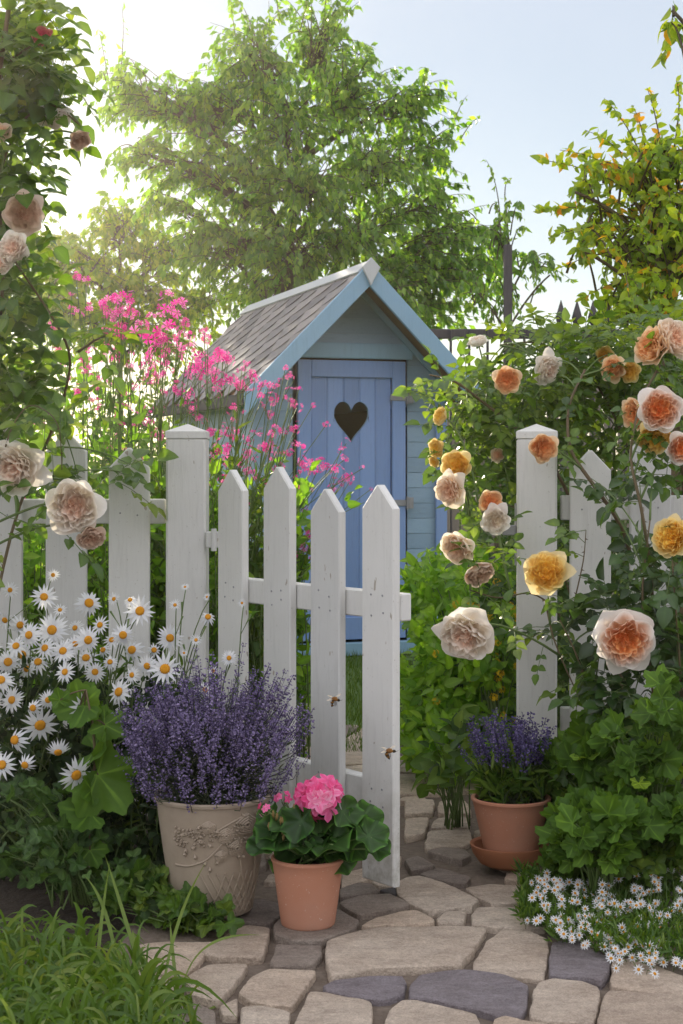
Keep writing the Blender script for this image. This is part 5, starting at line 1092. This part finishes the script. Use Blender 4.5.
# ------------------------------------------------------------------ pink geranium
def geranium():
    r_ = RNG(160); root = thing('geranium_plant', GER, 'pink geranium with scalloped leaves in the front terracotta pot', 'geranium'); st = MB(); lv = MB(); d = 3.45
    LV = [(275, 835, 34), (292, 848, 34), (312, 842, 36), (333, 845, 38), (352, 832, 34), (372, 838, 28), (285, 862, 26), (340, 862, 26), (365, 822, 30), (300, 825, 30), (262, 846, 26), (378, 850, 22), (320, 820, 30), (345, 815, 28), (270, 820, 24), (310, 860, 22), (328, 830, 28), (355, 848, 26), (284, 826, 26), (266, 832, 22)]
    for i, (px, py, s_) in enumerate(LV):
        b = P(px, py, d-.08-r_.uniform(-.06, .03)); g0 = GER+[r_.normal()*.015, r_.normal()*.015, 0]; st.tube(bez(g0, (g0+b)/2+[0, 0, .03], b, 6), [.0022]*6, 5)
        a = norm(np.array([(px-318)/60., -.35, -.5+r_.normal()*.25])); nr = norm(np.array([(px-318)/120.+r_.normal()*.2, -.8, .6+r_.normal()*.15])); sz = s_/F*d*1.15; lv.inst(T_GERAN[i % 3], [b-a*sz*.25], [a], [nr], [sz], [r_.random()])
    for q in range(26):
        th = r_.uniform(0, 6.28); rr = r_.uniform(.03, .10); b = GER+np.array([math.cos(th)*rr, math.sin(th)*rr*.8+.01, r_.uniform(.02, .08)]); a = norm(np.array([math.cos(th), math.sin(th), -.2])); st.tube(bez(GER, (GER+b)/2+[0, 0, .02], b, 5), [.002]*5, 4); lv.inst(T_GERAN[q % 3], [b], [a], [norm(np.array([math.cos(th)*.4, math.sin(th)*.4-.3, 1]))], [r_.uniform(.045, .07)], [r_.random()])
    tp = tpl_leaf(4, .34, .03, .12, 1.3)
    def ghead(px, py, rpx, n, dd):
        c = P(px, py, dd); mb = MB(); R = rpx/F*dd
        for k in range(n):
            f = norm(rdirs(r_, 1)[0]+[0, -.5, .35]) ; p = c+f*R*[.85, .8, .72]*r_.uniform(.85, 1.05); nr = norm(f+rdirs(r_, 1)[0]*.3); u = norm(np.cross(nr, [.3, .2, 1])); v = np.cross(nr, u); a = np.arange(5)*1.2566+r_.random()
            ax = u[None]*np.cos(a)[:, None]+v[None]*np.sin(a)[:, None]+nr*.18; mb.inst(tp, np.tile(p, (5, 1)), ax, np.tile(nr, (5, 1))+rdirs(r_, 5)*.12, R*.43*r_.uniform(.85, 1.1, 5), r_.random())
        mb.build('flower_head', M['pelarg'], root, smooth=True); g0 = GER+[r_.normal()*.01, 0, 0]; st.tube(bez(g0, (g0+c)/2+[.0, 0, .03], c, 7), [.0024]*7, 5)
        for k in range(n): st.tube([c-[0, 0, R*.6], c+rdirs(r_, 1)[0]*R*.6], [.001, .001], 4)
    ghead(321, 798, 28, 30, 3.40); ghead(266, 810, 10, 5, 3.36); ghead(284, 800, 11, 5, 3.42); ghead(352, 806, 7, 3, 3.42)
    bd = MB()
    for k in range(16):
        c = P(284+r_.normal()*7, 820+r_.normal()*8, 3.37); bd.tube([c, c+[0, -.002, -.008], c+[r_.normal()*.002, 0, -.018]], [.001, .004, .001], 6)
        st.tube([c, P(290, 838, 3.4)], [.0008]*2, 3)
    bd.build('buds', simplemat('brown_bud', (.25, .16, .05), (.15, .12, .04), 60, .8), root, smooth=True)
    st.build('stems', M['stem'], root, smooth=True); lv.build('foliage', M['geranium_leaf'], root, smooth=True)
geranium()

# ------------------------------------------------------------------ small white flowers at lower right
def tiny_mesh(seed):
    r_ = RNG(seed); mb = MB(); n = 10; a = np.arange(n)*2*math.pi/n; V, Fc, Gd = tpl_leaf(3, .17, .1, .1, .7)
    mb.inst((V, Fc, Gd), np.stack([np.cos(a)*.15, np.sin(a)*.15, np.zeros(n)], 1), np.stack([np.cos(a), np.sin(a), r_.normal(.15, .15, n)], 1), np.tile([0, 0, 1.], (n, 1)), r_.uniform(.75, .9, n), r_.random(n)); return mb.mesh('petals')
TM = [tiny_mesh(170+i) for i in range(3)]
for me in TM: me.materials.append(M['daisy'])
def whites():
    V_ = [(526, 872, 562, 935), (556, 880, 615, 952), (600, 872, 658, 968), (648, 868, 715, 985)]
    lab = ['small white flowered clump touching the saucer side of the path', 'dense clump of small white flowers below the hanging lobed leaf', 'dense clump of small white flowers beside the dark flagstone', 'clump of small white flowers in the lower right corner']
    for b, (xa, ya, xb, yb) in enumerate(V_):
        r_ = RNG(180+b); cx = (xa+xb)/2; base = G(cx, yb-8); root = thing('white_flower_plant', base, lab[b], 'flowering plant', 'small white flowers edging the right bed'); st = MB(); lv = MB(); nf = (34, 92, 98, 92)[b]
        for i in range(nf):
            px = r_.uniform(xa, xb); q = r_.random(); low = yb-(6 if px < 600 else -4)+ (px-600)*.12*0; py = ya+(low-ya)*q
            d = 3.58-(.30, .42, .50, .56)[b]*q+r_.uniform(-.03, .03); p = P(px, py, d)
            if p[2] < .012: p[2] = .015+r_.random()*.02
            f = norm(np.array([r_.normal()*.4, -.9, .6+r_.normal()*.3])); o = place('flower_bloom', TM[i % 3], root, p, f, r_.uniform(.0085, .0125), r_.random()*6)
            o2 = bpy.data.objects.new('disc', DISC); COL.objects.link(o2); o2.parent = o
            s0 = base+np.array([(p[0]-base[0])*.6+r_.normal()*.02, .05+(p[1]-base[1])*.6, 0]); st.tube(bez(s0, s0*[1, 1, 0]+[0, 0, p[2]*.7], p-f*.003, 6), [.0008]*6, 3)
        n = 1900; x = r_.uniform(xa-6, xb+6, n); q = r_.random(n); y = ya-8+(yb-2-ya)*q; d = 3.66-(.30, .42, .50, .56)[b]*q; pos = np.stack([(x-CX)/F*d, d+.02, np.maximum(.004+r_.random(n)*.03, CH-(y-HZ)/F*d-.006-r_.random(n)*.03)], 1)
        lv.inst(T_THIN, pos, rdirs(r_, n)*.7+[0, -.2, .7], rdirs(r_, n), r_.uniform(.014, .032, n), np.clip(r_.normal(.5, .25, n), 0, 1))
        st.build('stems', M['stem'], root); lv.build('foliage', M['mid'], root)
whites()

# ------------------------------------------------------------------ tall grass in the lower left corner
def blade(mb, r_, s0, e, ctrl, wd, tint, n=9):
    cv = bez(s0, ctrl, e, n); t = norm(np.gradient(cv, axis=0)); side = norm(np.cross(t, norm(np.array([r_.normal()*.5, -1, .4+r_.normal()*.3]))))
    w_ = wd*np.sin(np.linspace(.35, math.pi, n))[:, None]; w_[-1] = .0002; up = np.cross(side, t)
    V = np.concatenate([cv-side*w_+up*w_*.25, cv, cv+side*w_+up*w_*.25]); Fc = []
    for i in range(n-1): Fc += [[i, n+i, n+i+1, i+1], [n+i, 2*n+i, 2*n+i+1, n+i+1]]
    mb.add(V, Fc, tint, np.tile(np.linspace(.2, 1, n), 3))
def tallgrass():
    r_ = RNG(190); mb = MB()
    for i in range(1500):
        px = r_.uniform(-60, 200)-abs(r_.normal())*12; py = r_.uniform(958, 1110)+max(0, px-80)*.4; s0 = G(px, max(py, 962)); a = r_.uniform(0, 6.28); L = r_.uniform(.05, .165)*(1 if px < 150 else .6); lean = r_.uniform(.2, 1.25)
        e = s0+np.array([math.cos(a)*L*lean, math.sin(a)*L*lean*.7, L*max(.1, 1.05-lean*.75)]); c = s0+np.array([math.cos(a)*L*lean*.35, math.sin(a)*L*lean*.3, L*.9]); blade(mb, r_, s0, e, c, r_.uniform(.0018, .0052), np.clip(r_.normal(.55, .25), 0, 1))
    for (x0, y0, x1, y1, xc, yc) in ((160, 1010, 206, 862, 170, 920), (95, 1000, 110, 862, 98, 930), (160, 990, 133, 930, 130, 935), (180, 1000, 260, 935, 190, 930), (120, 980, 84, 875, 110, 900), (190, 1020, 300, 1005, 245, 985), (150, 1000, 105, 855, 120, 900), (180, 1010, 170, 920, 172, 950), (30, 1000, 60, 915, 40, 930)):
        s0 = G(x0, max(y0, 985)); e = P(x1, y1, 3.1); c = P(xc, yc, 3.1); blade(mb, r_, s0, e, c, .0038, .8, 14)
    mb.build('long_grass', M['grass']); tag(bpy.data.objects['long_grass'], 'long loose green grass in the lower left corner beside the path', 'grass', kind='stuff')
tallgrass()

# ------------------------------------------------------------------ bees
def wingmat():
    m, n, out = newmat('insect_wing'); p = pbsdf(n, (.6, .5, .35), .2, None, .5); t = n.nodes.new('ShaderNodeBsdfTransparent'); mx = n.nodes.new('ShaderNodeMixShader'); mx.inputs[0].default_value = .45
    n.links.new(t.outputs[0], mx.inputs[1]); n.links.new(p.outputs[0], mx.inputs[2]); n.links.new(mx.outputs[0], out.inputs[0]); return m
def beemat():
    m, n, out = newmat('bee_body'); c = ramp(n, attr(n, 'grad'), [(0, (.03, .02, .01)), (.2, (.03, .02, .01)), (.25, (.30, .15, .04)), (.5, (.20, .09, .03)), (.58, (.03, .02, .01)), (.68, (.3, .15, .04)), (.76, (.03, .02, .01)), (.86, (.35, .18, .05)), (.92, (.02, .015, .01))])
    for e in n.nodes:
        if e.bl_idname == 'ShaderNodeValToRGB': e.color_ramp.interpolation = 'LINEAR'
    nz = noise(n, 900, 2); p = pbsdf(n, c, .8, bump(n, nz, 1, .002), .2); n.links.new(p.outputs[0], out.inputs[0]); return m
WM, BM = wingmat(), beemat()
def bee(px, py, d, label, flip):
    C = P(px, py, d); root = thing('bee', C, label, 'bee', 'bees flying in front of the gate'); s_ = .0068; mb = MB()
    pth = [(4.2, 0, .2), (3.6, 0, .4), (3.0, 0, .4), (2.4, 0, .4), (1.6, 0, .6), (.6, 0, .7), (-.4, 0, .4), (-1.0, 0, 0), (-.9, 0, -.7), (-.5, 0, -1.6), (0, 0, -2.5), (.5, 0, -3.3), (.9, 0, -3.9)] if flip else [(3.2, 0, -.5), (2.7, 0, -.2), (2.2, 0, 0), (1.8, 0, .1), (1.2, 0, .4), (.3, 0, .6), (-.7, 0, .3), (-1.1, 0, -.1), (-1.0, 0, -.9), (-.8, 0, -1.8), (-.9, 0, -2.6), (-1.1, 0, -3.3), (-1.2, 0, -3.8)]
    rad = [.2, .75, .85, .55, 1.15, 1.35, 1.1, .7, .95, 1.0, .85, .5, .1]
    if not flip: pth = [(x*1, y, z) for x, y, z in pth]
    pp = [C+np.array([x*s_*.62, y, z*s_*.62]) for x, y, z in pth]
    mb.tube(pp, np.array(rad)*s_*.62, 12, grad=np.repeat(np.linspace(0, 1, 13), 12))
    for k in range(6):
        a = C+np.array([(1.2-.5*(k % 3))*s_*.6, (-1 if k < 3 else 1)*.5*s_, -.3*s_]); mb.tube([a, a+np.array([.2*s_, (-1 if k < 3 else 1)*.5*s_, -.9*s_]), a+np.array([-.2*s_, (-1 if k < 3 else 1)*.4*s_, -1.7*s_])], [.0004, .0003, .0002], 4, grad=0)
    for q in (-.3, .3): mb.tube([pp[0], pp[0]+np.array([.8*s_, q*s_, .4*s_])], [.0002]*2, 3, grad=0)
    mb.build('body', BM, root, smooth=True)
    for q in ((-1, -.35, -.2), (.8, .3, .55), (-.9, .5, .35)):
        w_ = MB(); w_.inst(tpl_leaf(5, .16, .05, .05, 1.4), [C+np.array([.2*s_, q[1]*s_*.5, .55*s_])], [np.array([q[0], q[1], q[2]])], [(0, -.6, 1)], [.02], [.5]); w_.build('wing', WM, root)
bee(334, 700, 3.55, 'small brown bee flying in front of the third gate picket', False)
bee(388, 752, 3.45, 'striped golden bee flying in front of the last gate picket', True)

# ------------------------------------------------------------------ warm hazy air
hz = MB(); hz.box((0, 0, 2.5), X3, Y3, Z3, 155, 155, 3.6)
hm = bpy.data.materials.new('hazy_air'); hm.use_nodes = True; hn = hm.node_tree; hn.nodes.clear()
ho = hn.nodes.new('ShaderNodeOutputMaterial'); hv = hn.nodes.new('ShaderNodeVolumePrincipled'); hv.inputs['Color'].default_value = (1, .92, .74, 1)
hv.inputs['Density'].default_value = .0015; hv.inputs['Anisotropy'].default_value = .82; hn.links.new(hv.outputs[0], ho.inputs['Volume'])
tag(hz.build('haze', hm), 'thin warm haze in the garden air', 'haze', kind='stuff')
